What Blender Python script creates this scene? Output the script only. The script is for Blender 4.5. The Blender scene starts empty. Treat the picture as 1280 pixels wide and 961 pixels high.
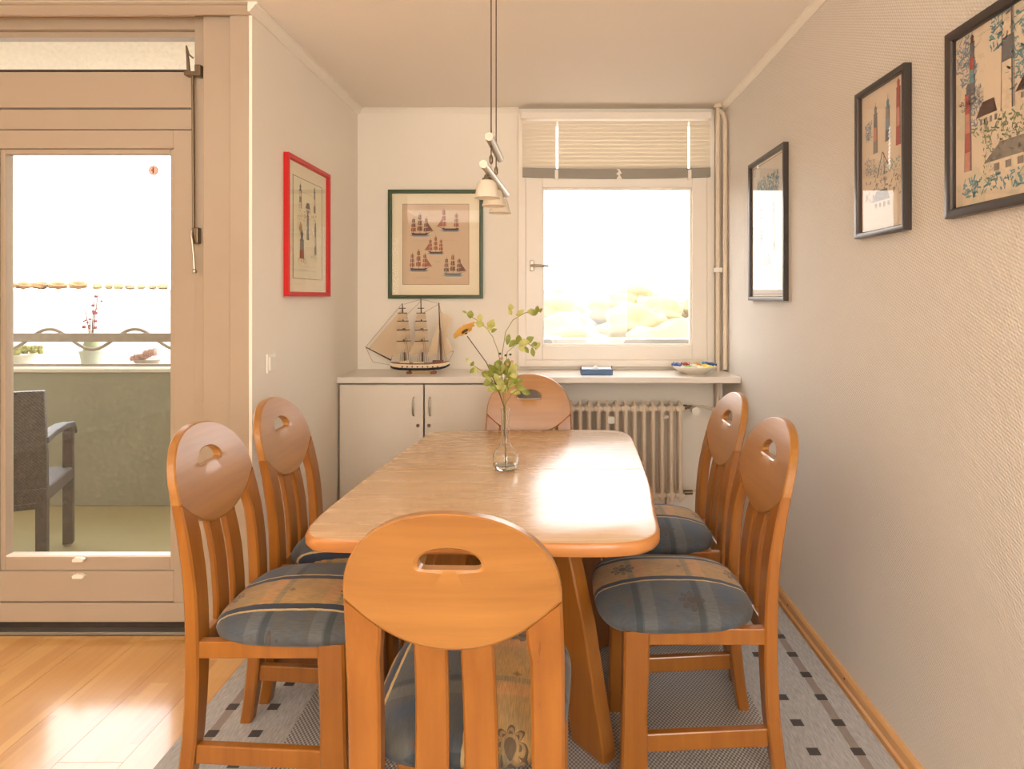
import bpy, bmesh, math, random
from mathutils import Vector, Matrix
random.seed(7)
PI = math.pi
SC = bpy.context.scene
COL = SC.collection

# ------------------------------------------------------------------ camera
EYE = 1.343                      # eye height; room axes: x right, y towards the window wall, z up
cd = bpy.data.cameras.new('camera'); cam = bpy.data.objects.new('camera', cd); COL.objects.link(cam)
cam.location = (0, 0, EYE); cam.rotation_euler = (PI/2, 0, 0)
cd.sensor_width = 36; cd.lens = 780/1280*36
cd.shift_x = -50/1280; cd.shift_y = -108.5/1280
cd.clip_start = 0.05; cd.clip_end = 4000
SC.camera = cam

# ------------------------------------------------------------------ sky, lights, exposure
SC.view_settings.view_transform = 'Standard'; SC.view_settings.look = 'None'
SC.view_settings.gamma = 1; SC.view_settings.use_curve_mapping = False
SC.view_settings.exposure = 0.03
W = bpy.data.worlds.new('sky'); SC.world = W; W.use_nodes = True
wn = W.node_tree; bg = wn.nodes['Background']
wt = wn.nodes.new('ShaderNodeTexCoord'); ws = wn.nodes.new('ShaderNodeSeparateXYZ')
wr = wn.nodes.new('ShaderNodeValToRGB')
wn.links.new(wt.outputs['Generated'], ws.inputs[0]); wn.links.new(ws.outputs['Z'], wr.inputs[0])
wr.color_ramp.elements[0].position = 0.0; wr.color_ramp.elements[0].color = (1.0, 0.93, 0.84, 1)
wr.color_ramp.elements[1].position = 0.5; wr.color_ramp.elements[1].color = (0.93, 0.96, 1.0, 1)
wn.links.new(wr.outputs[0], bg.inputs['Color']); bg.inputs['Strength'].default_value = 6.8

def area(name, loc, rot, sx, sy, power, col):
    l = bpy.data.lights.new(name, 'AREA'); l.shape = 'RECTANGLE'; l.size = sx; l.size_y = sy
    l.energy = power; l.color = col
    o = bpy.data.objects.new(name, l); COL.objects.link(o); o.location = loc; o.rotation_euler = rot
    return o
# unseen fill lights, added behind the camera to brighten the room
area('rear_fill_light', (0.05, -2.75, 1.45), (-PI/2, PI, 0), 1.8, 1.7, 15, (1.0, 0.96, 0.90))  # added fill the size of the rear wall opening
area('overhead_fill_light', (-1.2, -0.9, 2.42), (0, 0, 0), 1.2, 1.2, 14, (1.0, 0.92, 0.82))  # added overhead fill, no lamp body
area('side_fill_light', (0.92, -1.0, 1.5), (PI/2, 0, math.radians(28)), 1.0, 1.6, 50, (1.0, 0.96, 0.90))  # added fill aimed towards the left nook wall
area('upward_fill_light', (-2.0, -0.9, 1.5), (PI, 0, 0), 0.8, 0.8, 95, (1.0, 0.96, 0.90))  # added fill thrown up to brighten the ceiling

# ------------------------------------------------------------------ helpers
def srgb(r, g, b):
    f = lambda c: (c/255/12.92) if c/255 <= 0.04045 else ((c/255+0.055)/1.055)**2.4
    return (f(r), f(g), f(b), 1)

class NT:
    def __init__(s, name):
        s.m = bpy.data.materials.new(name); s.m.use_nodes = True; s.t = s.m.node_tree
        s.b = s.t.nodes['Principled BSDF']
    def n(s, kind, **kw):
        x = s.t.nodes.new('ShaderNode' + kind)
        for k, v in kw.items(): setattr(x, k, v)
        return x
    def l(s, a, b): s.t.links.new(a, b)
    def put(s, sock, v):
        if isinstance(v, bpy.types.NodeSocket): s.l(v, sock)
        else: sock.default_value = v
    def m_(s, op, a, b=0.0, c=0.0):
        x = s.n('Math', operation=op)
        s.put(x.inputs[0], a); s.put(x.inputs[1], b); s.put(x.inputs[2], c)
        return x.outputs[0]
    def mix(s, f, a, b):
        x = s.n('Mix', data_type='RGBA'); s.put(x.inputs[0], f); s.put(x.inputs[6], a); s.put(x.inputs[7], b)
        return x.outputs[2]
    def obj(s): return s.n('TexCoord').outputs['Object']
    def sep(s, v):
        x = s.n('SeparateXYZ'); s.l(v, x.inputs[0]); return x.outputs
    def mapping(s, v, scale=(1,1,1), rot=(0,0,0), loc=(0,0,0)):
        x = s.n('Mapping'); s.l(v, x.inputs[0]); x.inputs['Scale'].default_value = scale
        x.inputs['Rotation'].default_value = rot; x.inputs['Location'].default_value = loc
        return x.outputs[0]
    def noise(s, v, scale=5, detail=4, rough=0.5):
        x = s.n('TexNoise'); s.l(v, x.inputs['Vector']); x.inputs['Scale'].default_value = scale
        x.inputs['Detail'].default_value = detail; x.inputs['Roughness'].default_value = rough
        return x.outputs['Fac']
    def bump(s, h, strength=0.3, dist=0.002):
        x = s.n('Bump'); s.l(h, x.inputs['Height']); x.inputs['Strength'].default_value = strength
        x.inputs['Distance'].default_value = dist; s.l(x.outputs[0], s.b.inputs['Normal'])
    def set(s, col=None, rough=None, metal=None, **kw):
        if col is not None: s.put(s.b.inputs['Base Color'], col)
        if rough is not None: s.put(s.b.inputs['Roughness'], rough)
        if metal is not None: s.put(s.b.inputs['Metallic'], metal)
        for k, v in kw.items(): s.put(s.b.inputs[k], v)
        return s.m

def band(t, v, c, w):            # 1 where |v-c| < w
    return t.m_('LESS_THAN', t.m_('ABSOLUTE', t.m_('SUBTRACT', v, c)), w)

def plain(name, rgb, rough=0.5, metal=0.0, nscale=6, namp=0.06, bump=0.0, bscale=300):
    t = NT(name); c = srgb(*rgb); v = t.obj()
    n = t.noise(v, nscale, 3)
    d = tuple(max(0, x*(1-namp)) for x in c[:3]) + (1,); e = tuple(min(1, x*(1+namp)) for x in c[:3]) + (1,)
    t.set(t.mix(n, d, e), rough, metal)
    if bump: t.bump(t.noise(v, bscale, 2), bump, 0.001)
    return t.m

def wood(name, dark, light, axis='x', rough=0.35, scale=1.0, coat=0.0, rnd=0.0, bmp=0.10, crough=0.18):
    t = NT(name); v = t.obj()
    s = {'x': (1.2, 22, 22), 'y': (22, 1.2, 22), 'z': (22, 22, 1.2)}[axis]
    v2 = t.mapping(v, tuple(k*scale for k in s))
    if rnd:
        oi = t.n('ObjectInfo'); cmb = t.n('CombineXYZ'); t.l(t.m_('MULTIPLY', oi.outputs['Random'], 37.0), cmb.inputs[0])
        a = t.n('VectorMath', operation='ADD'); t.l(v2, a.inputs[0]); t.l(cmb.outputs[0], a.inputs[1]); v2 = a.outputs[0]
    n1 = t.noise(v2, 1.6, 6, 0.6); n2 = t.noise(t.mapping(v, (3*scale,)*3), 1.5, 2)
    f = t.m_('MULTIPLY_ADD', n1, 1.5, -0.25); f = t.m_('MULTIPLY_ADD', n2, 0.5, t.m_('MULTIPLY', f, 0.65))
    f = t.m_('SUBTRACT', f, 0.1)
    c = t.mix(f, srgb(*dark), srgb(*light))
    if rnd:
        c2 = t.n('HueSaturation'); t.l(c, c2.inputs['Color'])
        t.l(t.m_('MULTIPLY_ADD', oi.outputs['Random'], rnd, 1 - rnd*0.5), c2.inputs['Value']); c = c2.outputs[0]
    t.set(c, t.m_('MULTIPLY_ADD', n1, 0.12, rough-0.06)); t.b.inputs['Coat Weight'].default_value = coat
    t.b.inputs['Coat Roughness'].default_value = crough
    t.bump(n1, bmp, 0.001)
    return t.m

def mesh_obj(name, verts, faces, mat, parent=None, midx=None, ang=35, bevel=0, seg=2):
    me = bpy.data.meshes.new(name); me.from_pydata([tuple(v) for v in verts], [], faces)
    mats = mat if isinstance(mat, (list, tuple)) else [mat]
    for q in mats: me.materials.append(q)
    if midx: me.polygons.foreach_set('material_index', midx)
    bm = bmesh.new(); bm.from_mesh(me); bmesh.ops.recalc_face_normals(bm, faces=bm.faces)
    bm.to_mesh(me); bm.free()
    if ang: 
        me.polygons.foreach_set('use_smooth', [True]*len(me.polygons)); me.set_sharp_from_angle(angle=math.radians(ang))
    o = bpy.data.objects.new(name, me); COL.objects.link(o)
    if parent: o.parent = parent
    if bevel:
        b = o.modifiers.new('bevel', 'BEVEL'); b.width = bevel; b.segments = seg; b.limit_method = 'ANGLE'; b.angle_limit = math.radians(40)
        b.harden_normals = False
    return o

class MB:
    def __init__(s): s.v = []; s.f = []; s.mi = []; s.cur = 0
    def add(s, vs, fs):
        k = len(s.v); s.v += [tuple(v) for v in vs]; s.f += [[i+k for i in f] for f in fs]; s.mi += [s.cur]*len(fs); return s
    def box(s, x0, x1, y0, y1, z0, z1):
        if x0 > x1: x0, x1 = x1, x0
        if y0 > y1: y0, y1 = y1, y0
        if z0 > z1: z0, z1 = z1, z0
        return s.add([(x0,y0,z0),(x1,y0,z0),(x1,y1,z0),(x0,y1,z0),(x0,y0,z1),(x1,y0,z1),(x1,y1,z1),(x0,y1,z1)],
                     [[0,3,2,1],[4,5,6,7],[0,1,5,4],[1,2,6,5],[2,3,7,6],[3,0,4,7]])
    def loft(s, rings, caps=True, closed=True):
        n = len(rings[0]); vs = [p for r in rings for p in r]; fs = []
        for i in range(len(rings)-1):
            for j in range(n if closed else n-1):
                a = i*n+j; b = i*n+(j+1) % n
                fs.append([a, b, b+n, a+n])
        if caps: fs.append(list(range(n))[::-1]); fs.append([(len(rings)-1)*n+j for j in range(n)])
        return s.add(vs, fs)
    def tube(s, pts, r, n=8, caps=True):
        pts = [Vector(p) for p in pts]; rings = []
        rr = r if isinstance(r, (list, tuple)) else [r]*len(pts)
        up = None
        for i, p in enumerate(pts):
            d = (pts[min(i+1, len(pts)-1)] - pts[max(i-1, 0)]).normalized()
            if up is None: up = Vector((0,0,1)) if abs(d.z) < 0.9 else Vector((1,0,0))
            a = d.cross(up).normalized(); b = a.cross(d).normalized(); up = b
            rings.append([p + a*rr[i]*math.cos(2*PI*k/n) + b*rr[i]*math.sin(2*PI*k/n) for k in range(n)])
        return s.loft(rings, caps)
    def lathe(s, prof, c=(0,0,0), n=24, caps=True):
        return s.loft([[(c[0]+r*math.cos(2*PI*k/n), c[1]+r*math.sin(2*PI*k/n), c[2]+z) for k in range(n)] for r, z in prof], caps)
    def prism(s, poly, y0, y1, plane='xz'):       # extrude a polygon given in the plane
        f = {'xz': lambda p, y: (p[0], y, p[1]), 'yz': lambda p, y: (y, p[0], p[1]), 'xy': lambda p, y: (p[0], p[1], y)}[plane]
        return s.loft([[f(p, y0) for p in poly], [f(p, y1) for p in poly]])
    def ball(s, c, r, n=8, sz=1.0):
        rings = []
        for i in range(1, n//2+1):
            a = -PI/2 + PI*i/(n//2+1)
            rings.append([(c[0]+r*math.cos(a)*math.cos(2*PI*k/n), c[1]+r*math.cos(a)*math.sin(2*PI*k/n), c[2]+sz*r*math.sin(a)) for k in range(n)])
        return s.loft(rings)
    def out(s, name, mat, parent=None, **kw):
        return mesh_obj(name, s.v, s.f, mat, parent, s.mi if isinstance(mat, (list, tuple)) else None, **kw)

def empty(name, label, cat, loc=(0,0,0), rz=0, group=None):
    o = bpy.data.objects.new(name, None); COL.objects.link(o); o.empty_display_size = 0.05
    o.location = loc; o.rotation_euler = (0, 0, rz); o['label'] = label; o['category'] = cat
    if group: o['group'] = group
    return o
def tag(o, label, cat, group=None):
    o['label'] = label; o['category'] = cat
    if group: o['group'] = group
    return o
def struct(o): o['kind'] = 'structure'; return o
def sempty(name):
    o = bpy.data.objects.new(name, None); COL.objects.link(o); o['kind'] = 'structure'; return o
def copy_tree(root, loc, rz, label=None):
    def rec(o, par):
        c = o.copy(); COL.objects.link(c)
        if par: c.parent = par
        for ch in [q for q in src if q.parent == o]: rec(ch, c)
        return c
    src = list(root.children_recursive)
    r = rec(root, None); r.location = loc; r.rotation_euler = (0, 0, rz)
    if label: r['label'] = label
    return r

# ------------------------------------------------------------------ materials
M = {}
def wallmat(name, rgb, bscale, bstr):
    t = NT(name); v = t.obj(); n = t.noise(v, 1.3, 2); c = srgb(*rgb)
    t.set(t.mix(n, tuple(x*0.97 for x in c[:3])+(1,), tuple(min(1, x*1.03) for x in c[:3])+(1,)), 0.75)
    t.bump(t.noise(v, bscale, 3), bstr, 0.001); return t.m
M['wall'] = wallmat('painted_wall', (238, 229, 214), 260, 0.25)
M['ceil'] = wallmat('ceiling_paint', (238, 228, 214), 200, 0.1)
def wallpaper():
    t = NT('woven_wallpaper'); v = t.obj(); s = t.sep(v)
    y = t.m_('MULTIPLY', s[1], 190.0); z = t.m_('MULTIPLY', s[2], 190.0)
    a = t.m_('SINE', t.m_('ADD', y, t.m_('MULTIPLY', z, 1.0))); b = t.m_('SINE', t.m_('SUBTRACT', t.m_('MULTIPLY', y, 2.6), t.m_('MULTIPLY', z, 2.6)))
    h = t.m_('MULTIPLY', a, b); n = t.noise(v, 400, 2); h = t.m_('ADD', h, n)
    c0, c1 = srgb(206, 196, 184), srgb(236, 229, 219)
    f = t.m_('MULTIPLY_ADD', h, 0.28, 0.4)
    t.set(t.mix(f, c0, c1), 0.62); t.bump(h, 0.55, 0.0015); return t.m
M['paper_wall'] = wallpaper()
M['white'] = plain('white_lacquer', (236, 226, 212), 0.32, namp=0.02)
M['frame'] = plain('cream_painted_wood', (170, 153, 133), 0.38, namp=0.03)
M['cab'] = plain('matt_white_cabinet', (222, 210, 193), 0.45, namp=0.02)
M['dark'] = plain('dark_gap', (60, 48, 36), 0.8)
M['grey'] = plain('grey_metal', (150, 148, 142), 0.35, 0.7)
M['steel'] = plain('brushed_steel', (186, 176, 160), 0.42, 0.9)
M['oldsteel'] = plain('worn_dark_steel', (120, 104, 84), 0.4, 0.8)
M['chair'] = wood('chair_beech', (128, 72, 20), (174, 110, 38), 'z', 0.30, coat=0.4)
M['chairx'] = wood('chair_beech_cross', (141, 87, 32), (188, 131, 60), 'x', 0.36, coat=0.7, crough=0.30, bmp=0.05)
M['table'] = wood('table_top_beech', (194, 156, 114), (220, 188, 150), 'x', 0.27, 0.8, coat=0.22, bmp=0.035)
M['tedge'] = wood('table_edge_beech', (166, 100, 46), (204, 142, 80), 'x', 0.35, coat=0.2)
M['plank'] = None
M['skirt'] = wood('pine_baseboard', (196, 140, 82), (232, 184, 128), 'y', 0.4)
M['radiator'] = plain('radiator_enamel', (222, 204, 180), 0.35, namp=0.02)
M['black'] = plain('black_frame', (46, 40, 38), 0.28, namp=0.05)
M['red'] = plain('red_frame', (205, 28, 26), 0.35, namp=0.05)
M['green'] = plain('green_frame', (48, 68, 30), 0.35, namp=0.05)
M['mat'] = plain('cream_mat', (240, 226, 196), 0.8, namp=0.02)
M['silver'] = plain('silver_black_frame', (78, 72, 70), 0.28, 0.55, namp=0.05)
M['plastic'] = plain('white_plastic', (236, 230, 216), 0.35, namp=0.01)

def plankmat():
    t = NT('beech_parquet'); v = t.obj(); s = t.sep(v); oi = t.n('ObjectInfo')
    sx = t.m_('FLOOR', t.m_('DIVIDE', s[0], 0.0633)); off = t.m_('MULTIPLY', t.m_('ADD', sx, t.m_('MULTIPLY', oi.outputs['Random'], 7.0)), 0.37)
    sy = t.m_('FLOOR', t.m_('DIVIDE', t.m_('ADD', s[1], off), 0.44))
    cb = t.n('CombineXYZ'); t.l(sx, cb.inputs[0]); t.l(sy, cb.inputs[1]); t.l(oi.outputs['Random'], cb.inputs[2])
    wn_ = t.n('TexWhiteNoise'); wn_.noise_dimensions = '3D'; t.l(cb.outputs[0], wn_.inputs['Vector'])
    g = t.noise(t.mapping(v, (30, 1.5, 1)), 1.8, 5, 0.6)
    f = t.m_('ADD', t.m_('MULTIPLY', wn_.outputs['Value'], 0.55), t.m_('MULTIPLY', g, 0.5))
    t.set(t.mix(f, srgb(190, 132, 66), srgb(226, 180, 114)), t.m_('MULTIPLY_ADD', g, 0.1, 0.27)); t.bump(g, 0.06, 0.001)
    t.b.inputs['Coat Weight'].default_value = 0.9; t.b.inputs['Coat Roughness'].default_value = 0.13
    return t.m
M['plank'] = plankmat()

def rugmat():
    t = NT('flatwoven_rug'); v = t.obj(); s = t.sep(v); X, Y = s[0], s[1]
    n = t.noise(t.mapping(v, (180, 30, 1)), 1, 3); n2 = t.noise(v, 420, 2)
    outer = t.mix(t.m_('MULTIPLY_ADD', n, 1.6, -0.3), srgb(148, 145, 142), srgb(196, 193, 190))
    wv = t.m_('MULTIPLY', t.m_('SINE', t.m_('MULTIPLY', X, 520.0)), t.m_('SINE', t.m_('MULTIPLY', Y, 400.0)))
    inner = t.mix(t.m_('ADD', t.m_('MULTIPLY_ADD', wv, 0.5, 0.35), t.m_('MULTIPLY', n2, 0.3)), srgb(92, 87, 84), srgb(200, 195, 190))
    isin = t.m_('MULTIPLY', band(t, X, -0.07, 0.735), band(t, Y, 1.36, 1.17))
    c = t.mix(isin, outer, inner)
    brown = t.m_('MAXIMUM', band(t, X, 0.90, 0.014), band(t, X, -1.042, 0.014))
    c = t.mix(t.m_('MULTIPLY', brown, 0.8), c, srgb(140, 124, 112))
    def dots(xs, y0):
        fr = t.m_('ABSOLUTE', t.m_('SUBTRACT', t.m_('FRACT', t.m_('DIVIDE', t.m_('SUBTRACT', Y, y0-0.0625), 0.125)), 0.5))
        a = t.m_('LESS_THAN', fr, 0.125)
        b = band(t, X, xs[0], 0.0175)
        for q in xs[1:]: b = t.m_('MAXIMUM', b, band(t, X, q, 0.0175))
        return t.m_('MULTIPLY', a, b)
    d = t.m_('MAXIMUM', dots((0.90, 0.77), 1.836), dots((-1.042, -0.908), 1.912))
    c = t.mix(t.m_('MULTIPLY', d, 0.92), c, srgb(58, 52, 50))
    t.set(c, 0.9); t.bump(t.m_('ADD', t.m_('MULTIPLY', wv, isin), n2), 0.5, 0.002)
    return t.m
M['rug'] = rugmat()

def fabric():
    t = NT('striped_seat_fabric'); v = t.obj(); s = t.sep(v)
    at = t.n('Attribute', attribute_type='OBJECT'); at.attribute_name = 'stripe_offset'
    wob = t.m_('MULTIPLY', t.m_('SUBTRACT', t.noise(v, 40, 2), 0.5), 0.004)
    U = t.m_('ADD', t.m_('ADD', s[0], at.outputs['Fac']), wob); V = s[1]
    P = 0.36
    fr = t.m_('MULTIPLY', t.m_('FRACT', t.m_('DIVIDE', t.m_('ADD', U, P*10), P)), P)      # 0..P
    tan = t.m_('LESS_THAN', fr, 0.13)
    navy = t.m_('MAXIMUM', band(t, fr, 0.140, 0.010), band(t, fr, 0.350, 0.010))
    cream = t.m_('MAXIMUM', band(t, fr, 0.1535, 0.0035), band(t, fr, 0.3365, 0.0035))
    # crosswise bands
    fv = t.m_('FRACT', t.m_('DIVIDE', t.m_('ADD', V, 0.03), 0.17))
    cross = band(t, fv, 0.18, 0.10); cross2 = band(t, fv, 0.36, 0.05)
    thr = t.noise(t.mapping(v, (420, 36, 60)), 1, 3, 0.6); blot = t.noise(v, 14, 3)
    tanc = t.mix(t.m_('MULTIPLY', blot, 0.9), srgb(206, 158, 88), srgb(144, 122, 84))
    tanc = t.mix(t.m_('MULTIPLY', cross, 0.45), tanc, srgb(214, 150, 92)); tanc = t.mix(t.m_('MULTIPLY', cross2, 0.5), tanc, srgb(120, 116, 92))
    blue = t.mix(t.m_('MULTIPLY_ADD', blot, 1.6, -0.3), srgb(62, 80, 102), srgb(94, 88, 70))
    blue = t.mix(t.m_('MULTIPLY', cross, 0.5), blue, srgb(108, 110, 108)); blue = t.mix(t.m_('MULTIPLY', cross2, 0.7), blue, srgb(46, 58, 62))
    c = t.mix(tan, blue, tanc); c = t.mix(navy, c, srgb(40, 52, 70)); c = t.mix(cream, c, srgb(206, 176, 120))
    # flower motifs
    def flower(cu, cv, pv, R, col, c, k):
        du = t.m_('SUBTRACT', fr, cu)
        dv = t.m_('MULTIPLY', t.m_('SUBTRACT', t.m_('FRACT', t.m_('DIVIDE', t.m_('SUBTRACT', V, cv-pv/2), pv)), 0.5), pv)
        r = t.m_('SQRT', t.m_('ADD', t.m_('MULTIPLY', du, du), t.m_('MULTIPLY', dv, dv)))
        th = t.m_('ARCTAN2', du, dv)
        pet = t.m_('MULTIPLY_ADD', t.m_('ABSOLUTE', t.m_('COSINE', t.m_('MULTIPLY', th, k))), 0.45*R, 0.55*R)
        inside = t.m_('LESS_THAN', r, pet); hole = t.m_('LESS_THAN', t.m_('ABSOLUTE', t.m_('SUBTRACT', r, 0.42*R)), 0.09*R)
        inner = t.m_('LESS_THAN', t.m_('ABSOLUTE', t.m_('SUBTRACT', r, t.m_('MULTIPLY', pet, 0.76))), 0.10*R)
        mk = t.m_('MULTIPLY', inside, t.m_('SUBTRACT', 1.0, t.m_('MULTIPLY', t.m_('MAXIMUM', hole, inner), 0.55)))
        return t.mix(t.m_('MULTIPLY', mk, 0.8), c, col)
    c = flower(0.065, 0.05, 0.34, 0.035, srgb(44, 38, 34), c, 4.0)
    c = flower(0.065, 0.22, 0.34, 0.009, srgb(96, 60, 40), c, 2.0)
    c = flower(0.245, 0.22, 0.34, 0.036, srgb(70, 56, 48), c, 4.0)
    c = flower(0.245, 0.05, 0.34, 0.009, srgb(120, 66, 44), c, 2.0)
    c = t.mix(t.m_('MULTIPLY', t.m_('SUBTRACT', thr, 0.30), 1.1), c, srgb(52, 48, 46))
    t.set(c, 0.85); t.b.inputs['Sheen Weight'].default_value = 0.15
    t.bump(thr, 0.35, 0.001); return t.m
M['fabric'] = fabric()

def glassmat(name, tint=(1,1,1,1), refl=1.0, dirt=0.0):
    t = NT(name); t.t.nodes.remove(t.b); out = t.t.nodes['Material Output']
    tr = t.n('BsdfTransparent'); gl = t.n('BsdfGlossy'); gl.inputs['Roughness'].default_value = 0.01
    mx = t.n('MixShader'); fz = t.n('Fresnel'); fz.inputs['IOR'].default_value = 1.5
    geo = t.n('NewGeometry')
    f = t.m_('MULTIPLY', fz.outputs[0], refl); f = t.m_('MULTIPLY', f, t.m_('SUBTRACT', 1.0, geo.outputs['Backfacing']))
    tr.inputs[0].default_value = tint
    t.l(f, mx.inputs[0]); t.l(tr.outputs[0], mx.inputs[1]); t.l(gl.outputs[0], mx.inputs[2])
    last = mx.outputs[0]
    if dirt:
        df = t.n('BsdfDiffuse'); df.inputs[0].default_value = srgb(230, 225, 210)
        v = t.obj(); d = t.m_('MULTIPLY', t.m_('POWER', t.noise(v, 60, 4, 0.7), 3.0), dirt)
        m2 = t.n('MixShader'); t.l(d, m2.inputs[0]); t.l(last, m2.inputs[1]); t.l(df.outputs[0], m2.inputs[2]); last = m2.outputs[0]
    t.l(last, out.inputs[0]); return t.m
M['glass'] = glassmat('window_glass', dirt=0.25)
M['picglass'] = glassmat('picture_glass', refl=1.0)
M['vase'] = None
tv = NT('clear_vase_glass'); tv.set((0.97, 0.98, 0.96, 1), 0.02); tv.b.inputs['Transmission Weight'].default_value = 1.0; tv.b.inputs['IOR'].default_value = 1.45
M['vase'] = tv.m
def shade_mat(name, rgb, w):
    t = NT(name); out = t.t.nodes['Material Output']; tl = t.n('BsdfTranslucent'); tl.inputs[0].default_value = srgb(*rgb)
    t.set(srgb(*rgb), 0.35); mx = t.n('MixShader'); mx.inputs[0].default_value = w
    t.l(t.b.outputs[0], mx.inputs[1]); t.l(tl.outputs[0], mx.inputs[2]); t.l(mx.outputs[0], out.inputs[0]); return t.m
M['shade'] = shade_mat('opal_glass_shade', (244, 234, 216), 0.35)
M['slat'] = shade_mat('blind_slat', (222, 210, 190), 0.0)
M['sail'] = shade_mat('sail_cloth', (226, 204, 172), 0.4)
M['leaf'] = shade_mat('leaf_green', (138, 146, 62), 0.35)
M['leaf2'] = shade_mat('leaf_light', (192, 190, 112), 0.4)
M['petal'] = shade_mat('petal_ochre', (226, 180, 92), 0.35)
M['stem'] = plain('dark_stem', (72, 50, 34), 0.6)
M['gstem'] = plain('green_stem', (132, 124, 58), 0.6)

# ------------------------------------------------------------------ room shell
XL, XR, YB, ZC = -1.157, 1.014, 3.714, 2.467      # nook: left wall, right wall, window wall, ceiling
YD = 2.407                                        # end of the left wall = door wall
XW, YR = -4.6, -2.9                               # far left wall, wall behind the camera
struct(MB().box(XW-0.15, XR+0.2, YR-0.15, YD+0.25, -0.2, -0.012).box(XL-0.25, XR+0.2, YD+0.25, YB+0.25, -0.2, -0.012).out('floor', M['dark'], ang=0))
FLOOR = bpy.data.objects['floor']
def plank(x0, x1, y0, y1):
    g = 0.0006
    cx, cy = (x0+x1)/2, (y0+y1)/2
    o = MB().box(x0+g-cx, x1-g-cx, y0+g-cy, y1-g-cy, -0.012, 0).out('plank', M['plank'], FLOOR, ang=0)
    o.location = (cx, cy, 0)
YF_ = 2.478; x = -1.24 - 0.19*18; row = 0
while x < XR:
    x1 = min(x+0.19, XR); x0 = max(x, XW)
    y = YR - random.random()*2.0; lim = YB if x0 >= XL-0.005 else YF_
    while y < YB:
        a, b = max(y, YR), min(y+2.2, lim)
        if x0 < XL-0.005 < x1-0.02 and b <= YD+0.03: pass
        if b - a > 0.003 and x1-x0 > 0.02: plank(x0, x1, a, b)
        y += 2.2
    x += 0.19
# ceiling
struct(MB().box(XW-0.15, XR+0.2, YR-0.15, 2.67, ZC, ZC+0.12).box(XL-0.25, XR+0.2, 2.67, YB+0.25, ZC, ZC+0.12).out('ceiling', M['ceil'], ang=0))
struct(MB().box(XR, XR+0.2, YR-0.15, YB+0.25, -0.2, ZC).out('wall_right', M['paper_wall'], ang=0))
struct(MB().box(XL-0.25, XL, 2.661, YB+0.25, -0.2, ZC).box(XL-0.012, XL, YD, 2.661, -0.2, ZC).out('wall_left', M['wall'], ang=0))
struct(MB().box(XW-0.15, XW, YR-0.15, YD+0.25, -0.2, ZC).out('wall_far_left', M['wall'], ang=0))
# unseen rear wall; its broad opening is added to let light in
wb = MB(); wb.box(XW, XR, YR-0.15, YR, -0.2, 0.55); wb.box(XW, XR, YR-0.15, YR, 2.35, ZC); wb.box(XW, -0.9, YR-0.15, YR, 0.55, 2.35); wb.box(0.98, XR, YR-0.15, YR, 0.55, 2.35)
struct(wb.out('wall_rear', M['wall'], ang=0))
# window wall; opening X -0.167..0.967, Z 0.93..2.433
WX0, WX1, WZ0, WZ1 = -0.165, 0.962, 0.955, 2.432
wb = MB(); wb.box(XL, WX0, YB, YB+0.25, -0.2, ZC); wb.box(WX1, XR, YB, YB+0.25, -0.2, ZC)
wb.box(WX0, WX1, YB, YB+0.25, -0.2, WZ0); wb.box(WX0, WX1, YB, YB+0.25, WZ1, ZC)
struct(wb.out('wall_back', M['wall'], ang=0))
# cornices: stepped profile
def cornice(name, p0, p1, nrm, mat, s=0.036):
    # runs p0->p1 in plan, nrm points into the room
    prof = [(0,0),(s,0),(s,-s*0.18),(s*0.78,-s*0.28),(s*0.62,-s*0.55),(s*0.42,-s*0.7),(s*0.30,-s*0.9),(s*0.18,-s),(0,-s)]
    mb = MB(); mb.loft([[(p[0]+nrm[0]*a, p[1]+nrm[1]*a, ZC+b) for a, b in prof] for p in (p0, p1)])
    return struct(mb.out(name, mat, ang=30))
cornice('trim_1', (XL, YD-0.036), (XL, YB), (1, 0), M['white'])
cornice('trim_2', (XL, YB), (WX0-0.03, YB), (0, -1), M['wall'], 0.026)
cornice('trim_3', (XR, YR), (XR, YB), (-1, 0), M['wall'], 0.028)
cornice('trim_4', (XW, YD), (XL+0.001, YD), (0, -1), M['frame'], 0.036)
# baseboards (pine): foot strip and thinner upper strip with a groove
def baseboard(name, p0, p1, nrm):
    prof = [(0,0),(0.020,0),(0.020,0.016),(0.013,0.022),(0.013,0.030),(0.016,0.034),(0.016,0.052),(0.010,0.060),(0,0.060)]
    mb = MB(); mb.loft([[(p[0]+nrm[0]*a, p[1]+nrm[1]*a, b) for a, b in prof] for p in (p0, p1)])
    return struct(mb.out(name, M['skirt'], ang=30))
bb = baseboard('baseboard_right', (XR, YR), (XR, YB), (-1, 0))
for yy in (1.62, 2.13, 2.64):
    MB().tube([(XR-0.0155, yy, 0.043), (XR-0.0175, yy, 0.043)], 0.0032, 8).out('screw', M['dark'], bb)
baseboard('baseboard_back', (XL, YB), (XR, YB), (0, -1))
baseboard('baseboard_left', (XL, YD+0.01), (XL, YB), (1, 0))

# ------------------------------------------------------------------ door wall: pilaster, casing, balcony door, fanlight
wb = MB(); wb.box(-1.245, XL-0.013, YD+0.002, 2.66, -0.012, ZC)
struct(wb.out('trim_5', M['frame'], ang=0, bevel=0.003))
struct(MB().box(-1.362, -1.245, 2.435, 2.66, -0.012, ZC).out('trim_6', M['frame'], ang=0, bevel=0.003))
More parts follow.
